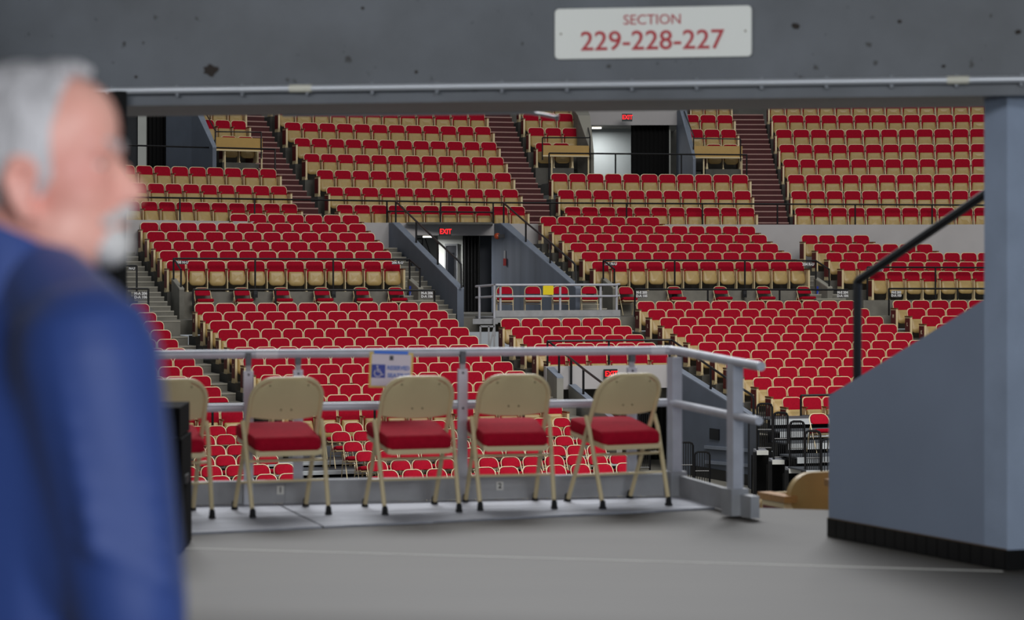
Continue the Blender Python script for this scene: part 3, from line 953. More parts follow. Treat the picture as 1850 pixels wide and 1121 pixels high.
BLUE = mat('sign_blue', (34, 60, 160), .5)
for px, lab in ((743, 'blue wheelchair sign on the wall, right end of middle left block'), (1479, 'blue wheelchair sign on the wall, right end of middle right block')):
    r = 171.95
    x, y = arc(LC, r, px)
    o = empty('wheelchair_sign', P(px, 527, y), facing(LC, (x, y)), lab, 'sign', 'blue wheelchair signs')
    MB().box((0, 0, 0), (.115, .015, .28)).build('plate', BLUE, o)
    isa(o, .1, LETW, -.012).location.z = -.06
for px, lab in ((461, 'left'), (600, 'right')):
    pass
for px, lab in ((461, 'first small black box under the front row rail of the middle left block'), (602, 'second small black box under the front row rail of the middle left block'),
                (1219, 'first small black box under the front row rail of the middle right block'), (1344.5, 'second small black box under the front row rail of the middle right block')):
    x, y = arc(LC, 171.98, px)
    o = empty('wall_box', P(px, 531, y), facing(LC, (x, y)), lab, 'box', 'black boxes on the cross aisle wall')
    MB().box((0, 0, 0), (.11, .1, .2)).build('body', BLACK, o); MB().box((0, -.055, .03), (.08, .012, .1)).build('lid', DARKBOX, o)


# ------------------------------------------------------------------ folding chairs
def folding_chair_meshes(seg, fine):
    """chair faces -y; front feet at y = -.22, rear feet at y = .24"""
    d = {}
    W = .205
    def up(z):                                    # the long tube leans back from the front foot to the top
        return -.22 + .42 * z / .76
    arcpts = []
    rad = .12
    n = 7 if fine else 4
    for i in range(n + 1):
        a = PI / 2 * i / n
        arcpts.append((W - rad + rad * math.cos(a), .76 - rad + rad * math.sin(a)))
    right = [(W + .005, 0.02)] + [(W, .30), (W, .52)] + arcpts
    pts = [(x, up(z), z) for x, z in right] + [(-x, up(z), z) for x, z in reversed(right)]
    d['frame'] = MB().tube(pts, .0135 if fine else .012, seg).mesh('frame', STEEL, True)
    for s, nm in ((1, 'leg_r'), (-1, 'leg_l')):
        m = MB(); xo = s * (W + .022)
        m.tube([(xo, up(.50) - .01, .52), (xo, up(.50) + .03, .45), (s * (W + .012), .235, .02)], .013 if fine else .011, seg)
        d[nm] = m.mesh('leg', STEEL, True)
    m = MB(); m.tube([(-W - .02, .165, .19), (W + .02, .165, .19)], .007, seg); d['bar_low'] = m.mesh('crossbar', STEEL, True)
    m = MB(); m.tube([(-W - .02, .12, .30), (W + .02, .12, .30)], .009, seg); d['bar_high'] = m.mesh('crossbar', STEEL, True)
    m = MB(); m.tube([(-W, up(.16), .16), (W, up(.16), .16)], .008, seg); d['bar_front'] = m.mesh('crossbar', STEEL, True)
    # curved steel back between the tubes
    m = MB()
    cols = 12 if fine else 6
    v, f = [], []
    def half(z):
        if z <= .76 - rad: return W - .004
        return W - rad + math.sqrt(max(0, rad * rad - (z - .76 + rad) ** 2)) - .002
    rows = [.545, .58, .64, .68, .71, .735, .757] if fine else [.55, .64, .71, .757]
    for z in rows:
        for i in range(cols + 1):
            u = -1 + 2 * i / cols
            zz = z - (0.018 * (1 - u * u) if z == rows[0] else 0)
            v.append((u * half(z), up(z) + .028 * (1 - u * u), zz))
    for a in range(len(rows) - 1):
        for i in range(cols):
            f.append((a * (cols + 1) + i, a * (cols + 1) + i + 1, (a + 1) * (cols + 1) + i + 1, (a + 1) * (cols + 1) + i))
    k = len(v); N = (cols + 1)
    v2 = [(x, y - .006, z) for x, y, z in v]
    f2 = [tuple(reversed([i + k for i in q])) for q in f]
    e = []
    R_ = len(rows)
    for i in range(cols): e += [(i, i + k, i + 1 + k, i + 1), ((R_ - 1) * N + i, (R_ - 1) * N + i + 1, (R_ - 1) * N + i + 1 + k, (R_ - 1) * N + i + k)]
    for a in range(R_ - 1): e += [(a * N, (a + 1) * N, (a + 1) * N + k, a * N + k), (a * N + cols, a * N + cols + k, (a + 1) * N + cols + k, (a + 1) * N + cols)]
    m.add(v + v2, f + f2 + e)
    d['back_panel'] = m.mesh('back_panel', STEEL, True); fix_normals(d['back_panel'])
    # padding on the front of the back
    m = MB()
    rings = []
    for t, ins in ((0.0, 1.0), (.03, 1.0), (.045, .9)):
        ring_ = []
        zc = .66
        for x, z in outline(W * 2 - .03, W * 2 - .03, .565, .748, .04, .105, 5 if fine else 3):
            zz = zc + (z - zc) * ins
            u = min(1, abs(x) / W)
            ring_.append((x * ins, up(zz) - .004 + .022 * (1 - u * u) - t, zz))
        rings.append(ring_)
    m.loft(rings); d['back_pad'] = m.mesh('back_pad', RED, True); fix_normals(d['back_pad'])
    # cushion: rounded block, slopes to the rear
    m = MB()
    ns = 5 if fine else 2
    base = [(x, y) for x, y in outline(.425, .385, -.22, .20, .045, .04, ns)]
    rings = []
    for zt, ins in ((0, .95), (.015, 1.0), (.055, 1.0), (.072, .965), (.080, .88)):
        rings.append([(x * ins, y * ins, .39 + zt - .065 * (y * ins + .2) / .4 + .028) for x, y in base])
    m.loft(rings); d['cushion'] = m.mesh('seat_cushion', RED, True); fix_normals(d['cushion'])
    m = MB()
    m.box((0, .19, .345), (.34, .02, .028)); m.box((0, -.18, .395), (.38, .02, .03))
    for s in (-1, 1):
        m.hexa([(s * .195 - .01, -.19, .395), (s * .195 + .01, -.19, .395), (s * .18 + .01, .2, .335), (s * .18 - .01, .2, .335)],
               [(s * .195 - .01, -.19, .425), (s * .195 + .01, -.19, .425), (s * .18 + .01, .2, .362), (s * .18 - .01, .2, .362)])
    d['seat_rail'] = m.mesh('seat_rail', STEEL)
    fix_normals(d['seat_rail'])
    m = MB(); m.cap((0, 0, .016), (0, 0, .036), .0175, .0165, 10); m.box((0, 0, .006), (.032, .036, .012)); d['foot'] = m.mesh('foot_cap', RUBBER, True)
    d['rivet'] = MB().ell((0, 0, 0), (.005, .004, .005), 8, 5).mesh('rivet', mat('dull_rivet', (110, 98, 72), .4, .4))
    d['feet'] = [(W + .012, .235, 0), (-W - .012, .235, 0), (W + .005, -.22, 0), (-W - .005, -.22, 0)]
    d['rivets'] = [(x, up(z) + .028 * (1 - (x / W) ** 2) + .006, z) for x, z in ((-.11, .725), (.11, .725), (-.03, .585), (.03, .585))]
    return d


FC = folding_chair_meshes(8, True)
FCL = folding_chair_meshes(4, False)


def folding_chair(d, loc, rz, label, group, fine, scale=1.0):
    o = empty('folding_chair', loc, rz, label, 'chair', group)
    o.scale = (scale,) * 3
    fr_ = obj('frame', d['frame'], o)
    for k in ('leg_r', 'leg_l'):
        obj('leg', d[k], o)
    if fine:
        for k in ('bar_low', 'bar_high', 'bar_front'): obj('crossbar', d[k], o)
        bp = obj('back_panel', d['back_panel'], o)
        for p in d['rivets']: obj('rivet', d['rivet'], bp, p)
        obj('back_pad', d['back_pad'], o)
        for p in d['feet']: obj('foot_cap', d['foot'], o, p)
        obj('seat_rail', d['seat_rail'], o)
    else:
        obj('back_pad', d['back_pad'], o)
        obj('crossbar', d['bar_high'], o)
        obj('seat_rail', d['seat_rail'], o)
    obj('seat_cushion', d['cushion'], o)
    return o


# chairs on the floor risers
FZ = [-1.61, -1.72, -1.85, -1.965, -2.075, -2.175]
FR = [160 - .85 * k for k in range(6)]
FLe = [(300, 441, 4), (316, 460, 4), (332, 480, 4), (348, 500, 4), (315, 532, 5), (290, 540, 6)]
FRi = [(579, 1031, 12), (593, 1051, 12), (614.5, 1073, 12), (639, 1095, 12), (659, 1134, 12), (677, 1150, 11)]
for k in range(6):
    for side, (xl, xr, n) in (('left', FLe[k]), ('right', FRi[k])):
        aa, bb = ang(LC, arc(LC, FR[k], xl)), ang(LC, arc(LC, FR[k], xr))
        for i in range(n):
            a = aa + (bb - aa) * (i + .5) / n + random.uniform(-.0001, .0001)
            pos = polar(LC, FR[k] - .20, a, FZ[k] - .70)
            blk = 'before lower left block' if side == 'right' else 'next to the man'
            folding_chair(FCL, pos, facing(LC, pos) + random.uniform(-.02, .02), f"red folding chair {ORD[i + 1]} from left, {ORD[k + 1]} row down, {blk}", 'folding chairs on the floor risers ' + blk, False, .915)
for k in range(6):
    zt = FZ[k] - .70
    o = empty('riser_platform', at(LC, FR[k], 700, zt), 0, f"low riser platform with pale front edge under the {ORD[k + 1]} row of folding chairs", 'platform', 'riser platforms under the folding chairs')
    a0, a1 = ang(LC, arc(LC, FR[k], 150)), ang(LC, arc(LC, FR[k], 1086 + 16 * k))
    for nm, r0, r1, z0, z1, m_ in (('deck', FR[k] - .48, FR[k] + .36, zt - .03, zt, mat('dark_deck', (74, 78, 84), .6, var=.1)),
                                   ('fascia', FR[k] - .50, FR[k] - .48, zt - .075, zt + .004, mat('white_fascia', (200, 204, 206), .5)),
                                   ('dark_sheet', FR[k] - .30, FR[k] - .28, zt - .4, zt - .03, BLACKM)):  # black sheet stands in for the shade in the open gap under the deck
        g = MB(); ring(g, LC, r0, r1, a0, a1, z0, z1, 8)
        if nm == 'fascia':
            ring(g, LC, r0 - .006, r0, a0, a1, zt - .05, zt - .045, 8); ring(g, LC, r0 - .006, r0, a0, a1, zt - .02, zt - .015, 8)
        q = g.build(nm, m_, o); q.location = -o.location

# folding chairs against the cross aisle wall
for i, px in enumerate((368, 439.5, 511, 584, 655.5, 718, 1134, 1222, 1305.5, 1383, 1456)):
    r = 171.75
    x, y = arc(LC, r, px)
    side = 'left' if px < 900 else 'right'
    j = i + 1 if i < 6 else i - 5
    folding_chair(FCL, (x, y, .2), facing(LC, (x, y)) + .05, f"red folding chair, {ORD[j]} from left, on cross aisle below middle {side} block", 'folding chairs on the cross aisle', False, 1.0)

# ------------------------------------------------------------------ wheelchair platform across the arena
r0 = 168.7
o = empty('viewing_platform', at(LC, r0, 1000, .2), 0, 'aluminium viewing platform with four chairs beside the middle tunnel', 'platform')
L = o.location
a0, a1 = ang(LC, arc(LC, r0, 895)), ang(LC, arc(LC, r0, 1120))
for nm, ra, rb, z0, z1 in (('deck', r0, 170.38, .21, .25), ('toe_board', r0 - .03, r0, .26, .415), ('edge_beam', r0 - .02, r0 + .05, .12, .24)):
    g = MB(); ring(g, LC, ra, rb, a0, a1, z0, z1, 4); q = g.build(nm, ALUD, o); q.location = -L
g = MB(); g.box((0, 0, 0), (.6, .5, .12)); q = g.build('side_step', ALUD, o); q.location = P(877, 581, 53.4) - L
for a, b in (((868, 590), (868, 622)), ((883, 590), (883, 628)), ((893, 575), (893, 632)), ((884, 628), (893, 592)), ((868, 590), (893, 590)), ((883, 628), (893, 630))):
    MB().tube([P(*a, 53.1) - L, P(*b, 53.1) - L], .03, 4).build('brace', ALUD, o)
PLR = 'aluminium rails of the far platform'
rr = [at(LC, r0, x, 1.035) for x in (895, 930, 990, 1060, 1112)] + [at(LC, r0 + .12, 1119, 1.05)]
rl = [P(860, 518, 54.2), P(893, 515.5, 53.4)]
low = [at(LC, r0, x, .755) for x in (895, 930, 990, 1060, 1112)] + [at(LC, r0 + .12, 1119, .765)]
g = rail('platform_rail', 'two-bar aluminium rail round the far viewing platform', rl + rr, .03, [(at(LC, r0 + .05, x, 1.035), .2) for x in (904, 1012, 1085, 1114)] + [(P(866, 518, 54.0), .2), (P(893, 516, 53.4), -.2)], 'railing', None, ALU, [[P(860, 538, 54.2), P(893, 536, 53.4)] + low])
for i, px in enumerate((912, 963, 1013, 1065)):
    x, y = arc(LC, 169.95, px)
    folding_chair(FCL, (x, y, .25), facing(LC, (x, y)) - .25, f"red padded folding chair, {ORD[i + 1]} from left on the far viewing platform", 'folding chairs on the far platform', False, .97)
p = at(LC, r0 - .05, 990, 0)
ys = tag(panel('yellow_sheet', 981, 1000, p.y, H + (YH - 533) / F * p.y, H + (YH - 516.5) / F * p.y, .006, mat('yellow_paper', (240, 214, 20), .7)), 'plain yellow sheet hung on the rail of the far viewing platform', 'sign')


# ------------------------------------------------------------------ black picket barriers by the low tunnel
def picket(px0, px1, ytop, ybot, Y, n, label, Y1=None):
    Y1 = Y1 or Y
    a, b = P(px0, ytop, Y), P(px1, ytop, Y1)
    zb = H + (YH - ybot) / F * Y
    o = empty('picket_barrier', (a + b) / 2, math.atan2(b.y - a.y, b.x - a.x), label, 'barrier', 'black picket barriers by the low tunnel')
    wd = (b - a).length / 2
    z0 = zb - a.z
    rc = .07
    top = [(-wd, 0, z0), (-wd, 0, -rc), (-wd + rc * .3, 0, -rc * .3), (-wd + rc, 0, 0), (wd - rc, 0, 0), (wd - rc * .3, 0, -rc * .3), (wd, 0, -rc), (wd, 0, z0)]
    MB().tube(top, .022, 6).build('frame', BLACK, o, True)
    MB().tube([(-wd, 0, z0 * .55), (wd, 0, z0 * .55)], .014, 5).build('crossbar', BLACK, o)
    MB().tube([(-wd, 0, z0 + .06), (wd, 0, z0 + .06)], .014, 5).build('crossbar', BLACK, o)
    for i in range(n):
        x = -wd + 2 * wd * (i + 1) / (n + 1)
        MB().tube([(x, 0, 0), (x, 0, z0 + .05)], .011, 4).build('picket', BLACK, o)
    return o


picket(1226, 1252, 800, 874, 47.0, 5, 'taller black picket barrier before the grey tunnel wall, left one')
picket(1255, 1282, 817, 880, 46.4, 5, 'shorter black picket barrier before the grey tunnel wall, right one')
picket(1155, 1174, 747, 850, 49.5, 5, 'black picket barrier deep in the low tunnel')
picket(1123, 1135, 733, 850, 50.5, 3, 'narrow black picket barrier at the back of the low tunnel')
picket(1368, 1395, 730, 815, 45.2, 6, 'tall black picket barrier, highest of the four stepping down right')
picket(1398, 1423, 746, 832, 44.4, 6, 'black picket barrier, second of the four stepping down right')
picket(1427, 1453, 762, 850, 43.6, 6, 'black picket barrier, third of the four stepping down right')
picket(1455, 1482, 779, 868, 42.8, 6, 'black picket barrier, lowest of the four stepping down right')
picket(1484, 1540, 794, 870, 42.6, 9, 'low black picket barrier under the single red folding chair')
for i, (x0, x1, y) in enumerate(((1367, 1388, 818), (1395, 1417, 835), (1425, 1447, 851))):
    Y = 45.0 - .8 * i
    o = empty('bleacher_step', P((x0 + x1) / 2, y, Y), 0, f"black bleacher step with pale tread edge, {['highest', 'middle', 'lowest'][i]} of three", 'step', 'bleacher steps by the low tunnel')
    wd = (x1 - x0) / F * Y
    MB().box((0, .3, 0), (wd, .62, .06)).build('tread', ALU, o); MB().box((0, -.02, -.005), (wd, .03, .09)).build('nosing', WHITEP, o)
    zb = -3.2 - o.location.z
    for s in (-1, 1): MB().box((s * (wd / 2 + .03), .1, zb / 2), (.07, .12, -zb)).build('leg', BLACK, o)
    MB().box((0, .55, zb / 2 - .05), (wd + .1, .03, -zb - .1)).build('dark_sheet', BLACKM, o)
for i, (y, m_) in enumerate(((752, 0), (775, 0), (797, 0), (822, 0), (846, 0))):
    r = 159.7 - .85 * i
    xa = 1392 + 16 * i
    z1 = zat(LC, r, 1440, y + 5)
    o = empty('riser_platform', at(LC, r, 1440, z1), 0, f"riser platform with pale front edge behind the black pickets, {ORD[i + 1]} from top", 'platform', 'riser platforms behind the pickets')
    a0, a1 = ang(LC, arc(LC, r, xa)), ang(LC, arc(LC, r, 1560 + 20 * i))
    for nm, ra, rb, z0, zz, mm in (('deck', r, r + .85, z1 - .03, z1, mat('dark_deck', (74, 78, 84))), ('fascia', r - .02, r, z1 - .12, z1, mat('white_fascia', (200, 204, 206))), ('dark_sheet', r + .1, r + .12, z1 - .5, z1 - .03, BLACKM)):  # the black sheet again imitates the dark gap below each riser
        g = MB(); ring(g, LC, ra, rb, a0, a1, z0, zz, 3); q = g.build(nm, mm, o); q.location = -o.location
Yc = 43.3
folding_chair(FCL, (*P(1485, 812, Yc).xy, P(1485, 812, Yc).z - .08), .3, 'single red padded folding chair above the pickets beside the grey stair wall', None, False, 1.0)
ec = MB(); pe = P(1358, 800, 46.6)
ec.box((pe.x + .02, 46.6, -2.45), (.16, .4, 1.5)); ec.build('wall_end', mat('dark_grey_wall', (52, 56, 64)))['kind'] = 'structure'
#SECTION3

# ------------------------------------------------------------------ the concourse: floor, beam, right wall, ceiling
FLOORM = mat('worn_concrete_floor', (64, 60, 53), .6, var=.16, scale=1.3, bump=.06, bscale=30, stretch=(.5, 1.6, 1))
fp = [(-9, -6), (7, -6), (7, 12.75), (1.82, 12.73), (1.36, 12.86), (1.24, 13.0), (-9, 12.2)]
g = MB(); g.hexa([(x, y, -.35) for x, y in fp], [(x, y, 0) for x, y in fp]); g.build('floor', FLOORM)['kind'] = 'structure'
a, b = ground(300, 990.8), ground(1812, 1033)
d = (b - a).normalized(); n = Vector((-d.y, d.x, 0)) * .013
g = MB(); g.hexa([a - n, b - n, b + n, a + n], [p + Vector((0, 0, .002)) for p in (a - n, b - n, b + n, a + n)])
g.build('floor_line', mat('pale_floor_line', (178, 176, 170), .7, var=.15, scale=6))['kind'] = 'structure'


def beam_pt(px, off=0.0):
    """point of the beam face on pixel column px, off metres behind it"""
    A, B = Vector((2.3125, 10.0)), Vector((-2.4835, 10.74))
    x, y = onwall(px, A, B)
    nn = Vector((B.y - A.y, -(B.x - A.x))).normalized()
    return Vector((x, y)) + nn * off


ZB = 2.17
g = MB()
e0, e1 = beam_pt(3500), beam_pt(-2300); e2, e3 = beam_pt(-2300, .72), beam_pt(3500, .72)
q = [e1, e0, e3, e2]
g.hexa([(*p, ZB) for p in q], [(*p, 3.3) for p in q])
BEAMM = bpy.data.materials.new('painted_beam'); BEAMM.use_nodes = True
nt = BEAMM.node_tree; bs = nt.nodes['Principled BSDF']; bs.inputs['Roughness'].default_value = .5
tc = nt.nodes.new('ShaderNodeTexCoord')
n1 = nt.nodes.new('ShaderNodeTexNoise'); n1.inputs['Scale'].default_value = 2.2; n1.inputs['Detail'].default_value = 6
n2 = nt.nodes.new('ShaderNodeTexNoise'); n2.inputs['Scale'].default_value = 16; n2.inputs['Detail'].default_value = 3
r1 = nt.nodes.new('ShaderNodeValToRGB'); r1.color_ramp.elements[0].color = (*lin((70, 74, 79)), 1); r1.color_ramp.elements[1].color = (*lin((92, 97, 104)), 1)
r1.color_ramp.elements[0].position, r1.color_ramp.elements[1].position = .3, .7
r2 = nt.nodes.new('ShaderNodeValToRGB'); r2.color_ramp.elements[0].color = (.12, .11, .10, 1); r2.color_ramp.elements[1].color = (1, 1, 1, 1)
r2.color_ramp.elements[0].position, r2.color_ramp.elements[1].position = .265, .31
mx = nt.nodes.new('ShaderNodeMixRGB'); mx.blend_type = 'MULTIPLY'; mx.inputs[0].default_value = 1
nt.links.new(tc.outputs['Object'], n1.inputs['Vector']); nt.links.new(tc.outputs['Object'], n2.inputs['Vector'])
nt.links.new(n1.outputs['Fac'], r1.inputs[0]); nt.links.new(n2.outputs['Fac'], r2.inputs[0])
nt.links.new(r1.outputs[0], mx.inputs[1]); nt.links.new(r2.outputs[0], mx.inputs[2]); nt.links.new(mx.outputs[0], bs.inputs['Base Color'])
g.build('ceiling_beam', BEAMM)['kind'] = 'structure'
# old rust stain and bolt stains on the beam
bd = (e0 - e1).normalized(); brz = math.atan2(bd.y, bd.x)
def on_beam(px, py, off=-.004):
    p = beam_pt(px, off)
    return Vector((p.x, p.y, H + (YH - py) / F * p.y))
for i, (px, py, r) in enumerate(((381, 127, .03), (1438, 47, .016), (1625, 39, .008), (1840, 58, .012), (655, 15, .008), (752, 130, .008), (1705, 120, .008), (246, 139, .007))):
    m = MB(); pts = []
    for k in range(14):
        t = 2 * PI * k / 14; rr = r * random.uniform(.7, 1.2)
        pts.append((math.cos(t) * rr * 1.2, math.sin(t) * rr))
    m.hexa([(x, 0, z) for x, z in pts], [(x, -.003, z) for x, z in pts])
    o = m.build('beam_stain', mat('rust_stain', (44, 38, 34), .9)); fix_normals(o.data)
    o.location = on_beam(px, py, 0); o.rotation_euler = (0, 0, brz); o['kind'] = 'structure'

# ceiling of the concourse and its back wall keep the daylight to the windows behind the camera
g = MB(); g.box((-1, 2.2, 3.4), (17, 17.6, .2)); g.build('ceiling', mat('concourse_ceiling', (120, 122, 124), .8))['kind'] = 'structure'
g = MB(); g.box((-8.9, 3, 1.6), (.2, 18, 3.3)); g.build('wall_left', mat('concourse_wall', (120, 126, 134), .7))['kind'] = 'structure'
g = MB(); g.box((-5.4, -5.9, 1.6), (7, .2, 3.3)); g.build('wall_rear', mat('concourse_wall', (120, 126, 134), .7))['kind'] = 'structure'

# conduit on the beam
cz = lambda px: on_beam(px, 167 - px * 24.0 / 1850, -.03)
o = empty('conduit', cz(925), 0, 'long pale metal conduit pipe along the grey ceiling beam', 'pipe')
MB().tube([cz(-2000) - o.location, cz(3300) - o.location], .0165, 10).build('pipe', mat('galvanised_pipe', (196, 200, 206), .35, .35), o, True)
for px in (546, 1730):
    a, b = cz(px - 20), cz(px + 20)
    MB().tube([a - o.location, b - o.location], .0195, 10).build('coupling', mat('cream_coupling', (206, 204, 190), .5), o, True)
for px in range(90, 1850, 117):
    p = cz(px)
    q = MB().box((0, 0, 0), (.014, .024, .036)).build('clip', mat('clip_steel', (112, 116, 122), .5, .3), o)
    q.location = p - o.location + Vector((0, .012, -.012)); q.rotation_euler.z = brz
    s = MB().box((0, 0, 0), (.012, .012, .014)).build('screw', mat('clip_steel', (150, 152, 156)), q); s.location = (0, -.01, .03)
def under(px, py, off):
    p = beam_pt(px, off); return Vector((p.x, p.y, H + (YH - py) / F * p.y))
pts = [under(px, py, .73) for px, py in ((440, 208), (600, 206.5), (780, 205), (880, 203.5), (915, 204), (945, 208), (966, 212))]
o = empty('cable_conduit', pts[0], 0, 'thin bent conduit along the far lower edge of the ceiling beam', 'pipe')
MB().tube([p - o.location for p in pts], .009, 8).build('pipe', mat('galvanised_pipe', (196, 200, 206)), o, True)
MB().tube([pts[-1] - o.location, under(972, 213, .73) - o.location], .015, 8).build('end_cap', ALUD, o, True)

# section sign
p0, p1 = on_beam(1003, 62, -.012), on_beam(1358.5, 56, -.012)
cen = (p0 + p1) / 2
o = empty('section_sign', cen, brz, 'white section sign with red lettering on the ceiling beam', 'sign')
tilt = math.atan2(p1.z - p0.z, (p1 - p0).xy.length)
wd = (p1 - p0).length; hd = 92 / F * cen.y
m = MB(); out = outline(wd, wd, -hd / 2, hd / 2, .02, .02, 4)
m.loft([[(x, .008, z) for x, z in out], [(x, -.004, z) for x, z in out], [(x * .996, -.007, z * .98) for x, z in out]])
q = m.build('sign_plate', mat('sign_white', (222, 224, 218), .35), o); fix_normals(q.data)
o.rotation_euler = (0, -tilt, brz)
RL = mat('sign_red', (176, 34, 44), .45)
put_text('SECTION', .066, RL, (-.001, -.009, .058), 0, o, 'section_lettering', .0)
put_text('229-228-227', .126, RL, (-.003, -.009, -.040), 0, o, 'number_lettering', .0012, 1.03)
for s in (-1, 1):
    MB().ell((s * wd * .468, -.008, .0), (.005, .004, .005), 8, 5).build('screw', mat('dull_rivet', (110, 98, 72)), o)

# right wall of the opening, its pillar and tile base
W0, W1, W2 = Vector((1.639, 11.46)), Vector((2.197, 10.30)), Vector((2.27, 10.15))
wn = Vector((.903, .43))                              # into the wall
WALLM = mat('blue_grey_plaster', (134, 146, 166), .55, var=.07, scale=1.6, bump=.05, bscale=50)
g = MB()
t = .22
q = [W0, W1, W1 + wn * t, W0 + wn * t]
zt = [.73, 1.243, 1.243, .73]
g.hexa([(*p, 0) for p in q], [(*p, z) for p, z in zip(q, zt)])
o = g.build('wall_right', WALLM); fix_normals(o.data); o['kind'] = 'structure'
g = MB()
q = [W1, W2, W2 + Vector((4.8, 1.56)), W1 + Vector((4.8, 1.56))]
g.hexa([(*p, 0) for p in q], [(*p, 2.6) for p in q])
o = g.build('pillar_right', mat('pillar_plaster', (152, 166, 188), .6, var=.10, scale=5, bump=.12, bscale=40)); fix_normals(o.data); o['kind'] = 'structure'
o = empty('baseboard_right', (*W0, 0)); o['kind'] = 'structure'
TILE = mat('black_tile', (16, 16, 17), .25, var=.3, scale=12)
dv = (W2 - W0); ln = dv.length; dv = dv.normalized(); rz = math.atan2(dv.y, dv.x)
ntile = 17; tw = ln / ntile
tm = MB().box((0, 0, 0), (tw - .006, .012, .094)).mesh('tile', TILE)
for i in range(ntile):
    q = obj('tile', tm, o); c = W0 + dv * (tw * (i + .5)) - wn * .006
    q.location = (c.x - W0.x, c.y - W0.y, .048); q.rotation_euler.z = rz
g = MB(); c = (W0 + W2) / 2 - wn * .0015; g.box((c.x - W0.x, c.y - W0.y, .047), (ln, .003, .094), rz); g.build('grout', mat('grout', (96, 92, 84), .9), o)
g = MB(); c = (W0 + W2) / 2 - wn * .004; g.box((c.x - W0.x, c.y - W0.y, .097), (ln, .009, .004), rz); g.build('top_bead', mat('brown_bead', (96, 78, 56), .6), o)
pd = Vector((1.6, .52)).normalized(); prz = math.atan2(pd.y, pd.x)
for i in range(56):
    q = obj('tile', tm, o); c = W2 + pd * (tw * (i + .36)) - Vector((-pd.y, pd.x)) * .006
    q.location = (c.x - W0.x, c.y - W0.y, .048); q.rotation_euler.z = prz
# black handrail of the stair behind the wall
A = W0 + (W1 - W0) * .133; B = W0 + (W1 - W0) * 1.02
A = A + wn * .06; B = B + wn * .06
za = .73 + .513 * .133
hz = H + (YH - 507) / F * A.y
zb2 = H + (YH - 335) / F * B.y
rail('stair_handrail', 'thick black handrail on the sloping blue grey stair wall', [(A.x, A.y, hz - .02), (A.x + .004, A.y - .008, hz), (B.x, B.y, zb2)], .0225, [((A.x, A.y, hz), za - .01)], 'railing')

# black curtain beside the opening, tucked against the beam
pcur = beam_pt(60, -.11)
o = curtain('black_curtain', -1900, 228, pcur.y - .02, .03, 2.235, 44, 'black pleated curtain hanging from the ceiling beam behind the man', .035)

# ------------------------------------------------------------------ aluminium deck, guard rail and chairs
DZ = .012
RA_, RB_ = Vector((-1.539, 12.96)), Vector((.965, 13.45))
rdir = (RB_ - RA_).normalized(); rn = Vector((rdir.y, -rdir.x))            # towards the concourse
Fa, Fb = Vector((-1.685, 11.52)), Vector((1.163, 12.75))


def clip(poly, p, nrm):
    """keep the side of the line through p where (x - p).nrm >= 0"""
    out = []
    for i in range(len(poly)):
        a, b = poly[i], poly[(i + 1) % len(poly)]
        da, db = (a - p).dot(nrm), (b - p).dot(nrm)
        if da >= 0: out.append(a)
        if da * db < 0: out.append(a + (b - a) * (da / (da - db)))
    return out


fd = (Fb - Fa).normalized(); fnn = Vector((-fd.y, fd.x))
J0, J1 = Vector((-1.377, 12.96)), Vector((-.974, 11.70))
jd = (J1 - J0).normalized(); jn = Vector((-jd.y, jd.x))
if jn.x < 0: jn = -jn
SD0, SD1 = Vector((.99, 13.45)), Vector((1.27, 12.35))
sdn = Vector(((SD1 - SD0).y, -(SD1 - SD0).x)).normalized()
if sdn.x > 0: sdn = -sdn
for side, lab in ((1, 'grooved aluminium deck panel under the beige chairs, right of the joint'), (-1, 'grooved aluminium deck panel under the beige chairs, left of the joint')):
    o = empty('deck_panel', (*(J0 if side < 0 else Vector((0, 12.9))), 0), 0, lab, 'platform', 'aluminium deck panels')
    for i in range(12):
        d0, d1 = .02 + .135 * i, .02 + .135 * (i + 1) - .005
        a = RA_ - rdir * 3.2; b = RB_ + rdir * 1.0
        poly = [a + rn * d0, b + rn * d0, b + rn * d1, a + rn * d1]
        poly = clip(poly, Fa, fnn)
        if poly: poly = clip(poly, J0 + jn * (.006 * side), jn * side)
        if poly: poly = clip(poly, SD0, sdn)
        if len(poly) < 3: continue
        ar = sum(poly[k].x * poly[(k + 1) % len(poly)].y - poly[(k + 1) % len(poly)].x * poly[k].y for k in range(len(poly)))
        if ar < 0: poly.reverse()
        L = o.location
        dz = random.uniform(-.001, .001)
        MB().hexa([(p.x - L.x, p.y - L.y, .001) for p in poly], [(p.x - L.x, p.y - L.y, DZ + dz) for p in poly]).build('plank', DECK, o)
# guard rail
o = empty('guard_railing', (*RA_, DZ), 0, 'aluminium guard railing round the deck in front of the arena', 'railing')
L = o.location
def rp(px, z, off=0.0):
    x, y = onwall(px, RA_, RB_)
    p = Vector((x, y)) + rn * off
    return Vector((p.x, p.y, z)) - L
C1 = rp(1196, .893); S1 = Vector((1.237, 12.37, .868)) - L; E1 = Vector((1.348, 11.98, .858)) - L
bend = [rp(-100, .886), rp(1150, .892), C1, C1 + Vector((.05, .002, 0)), C1 + Vector((.085, -.03, -.002)), C1 + Vector((.11, -.10, -.004)), S1, E1]
MB().tube(bend, .026, 14).build('top_rail', ALU, o, True)
C2 = rp(1205, .575)
MB().tube([rp(-100, .575), C2], .024, 12).build('mid_rail', ALU, o, True)
MB().tube([C2 + Vector((.03, -.03, 0)), Vector((1.237, 12.37, .565)) - L, Vector((1.34, 12.0, .562)) - L], .024, 12).build('mid_rail', ALU, o, True)
for px in (482, 1195):
    a, b = rp(px - 20, .889 if px < 900 else .893), rp(px + 20, .889 if px < 900 else .893)
    MB().tube([a, b], .0275, 14).build('tape_wrap', mat('clear_tape', (214, 216, 220), .25), o, True)
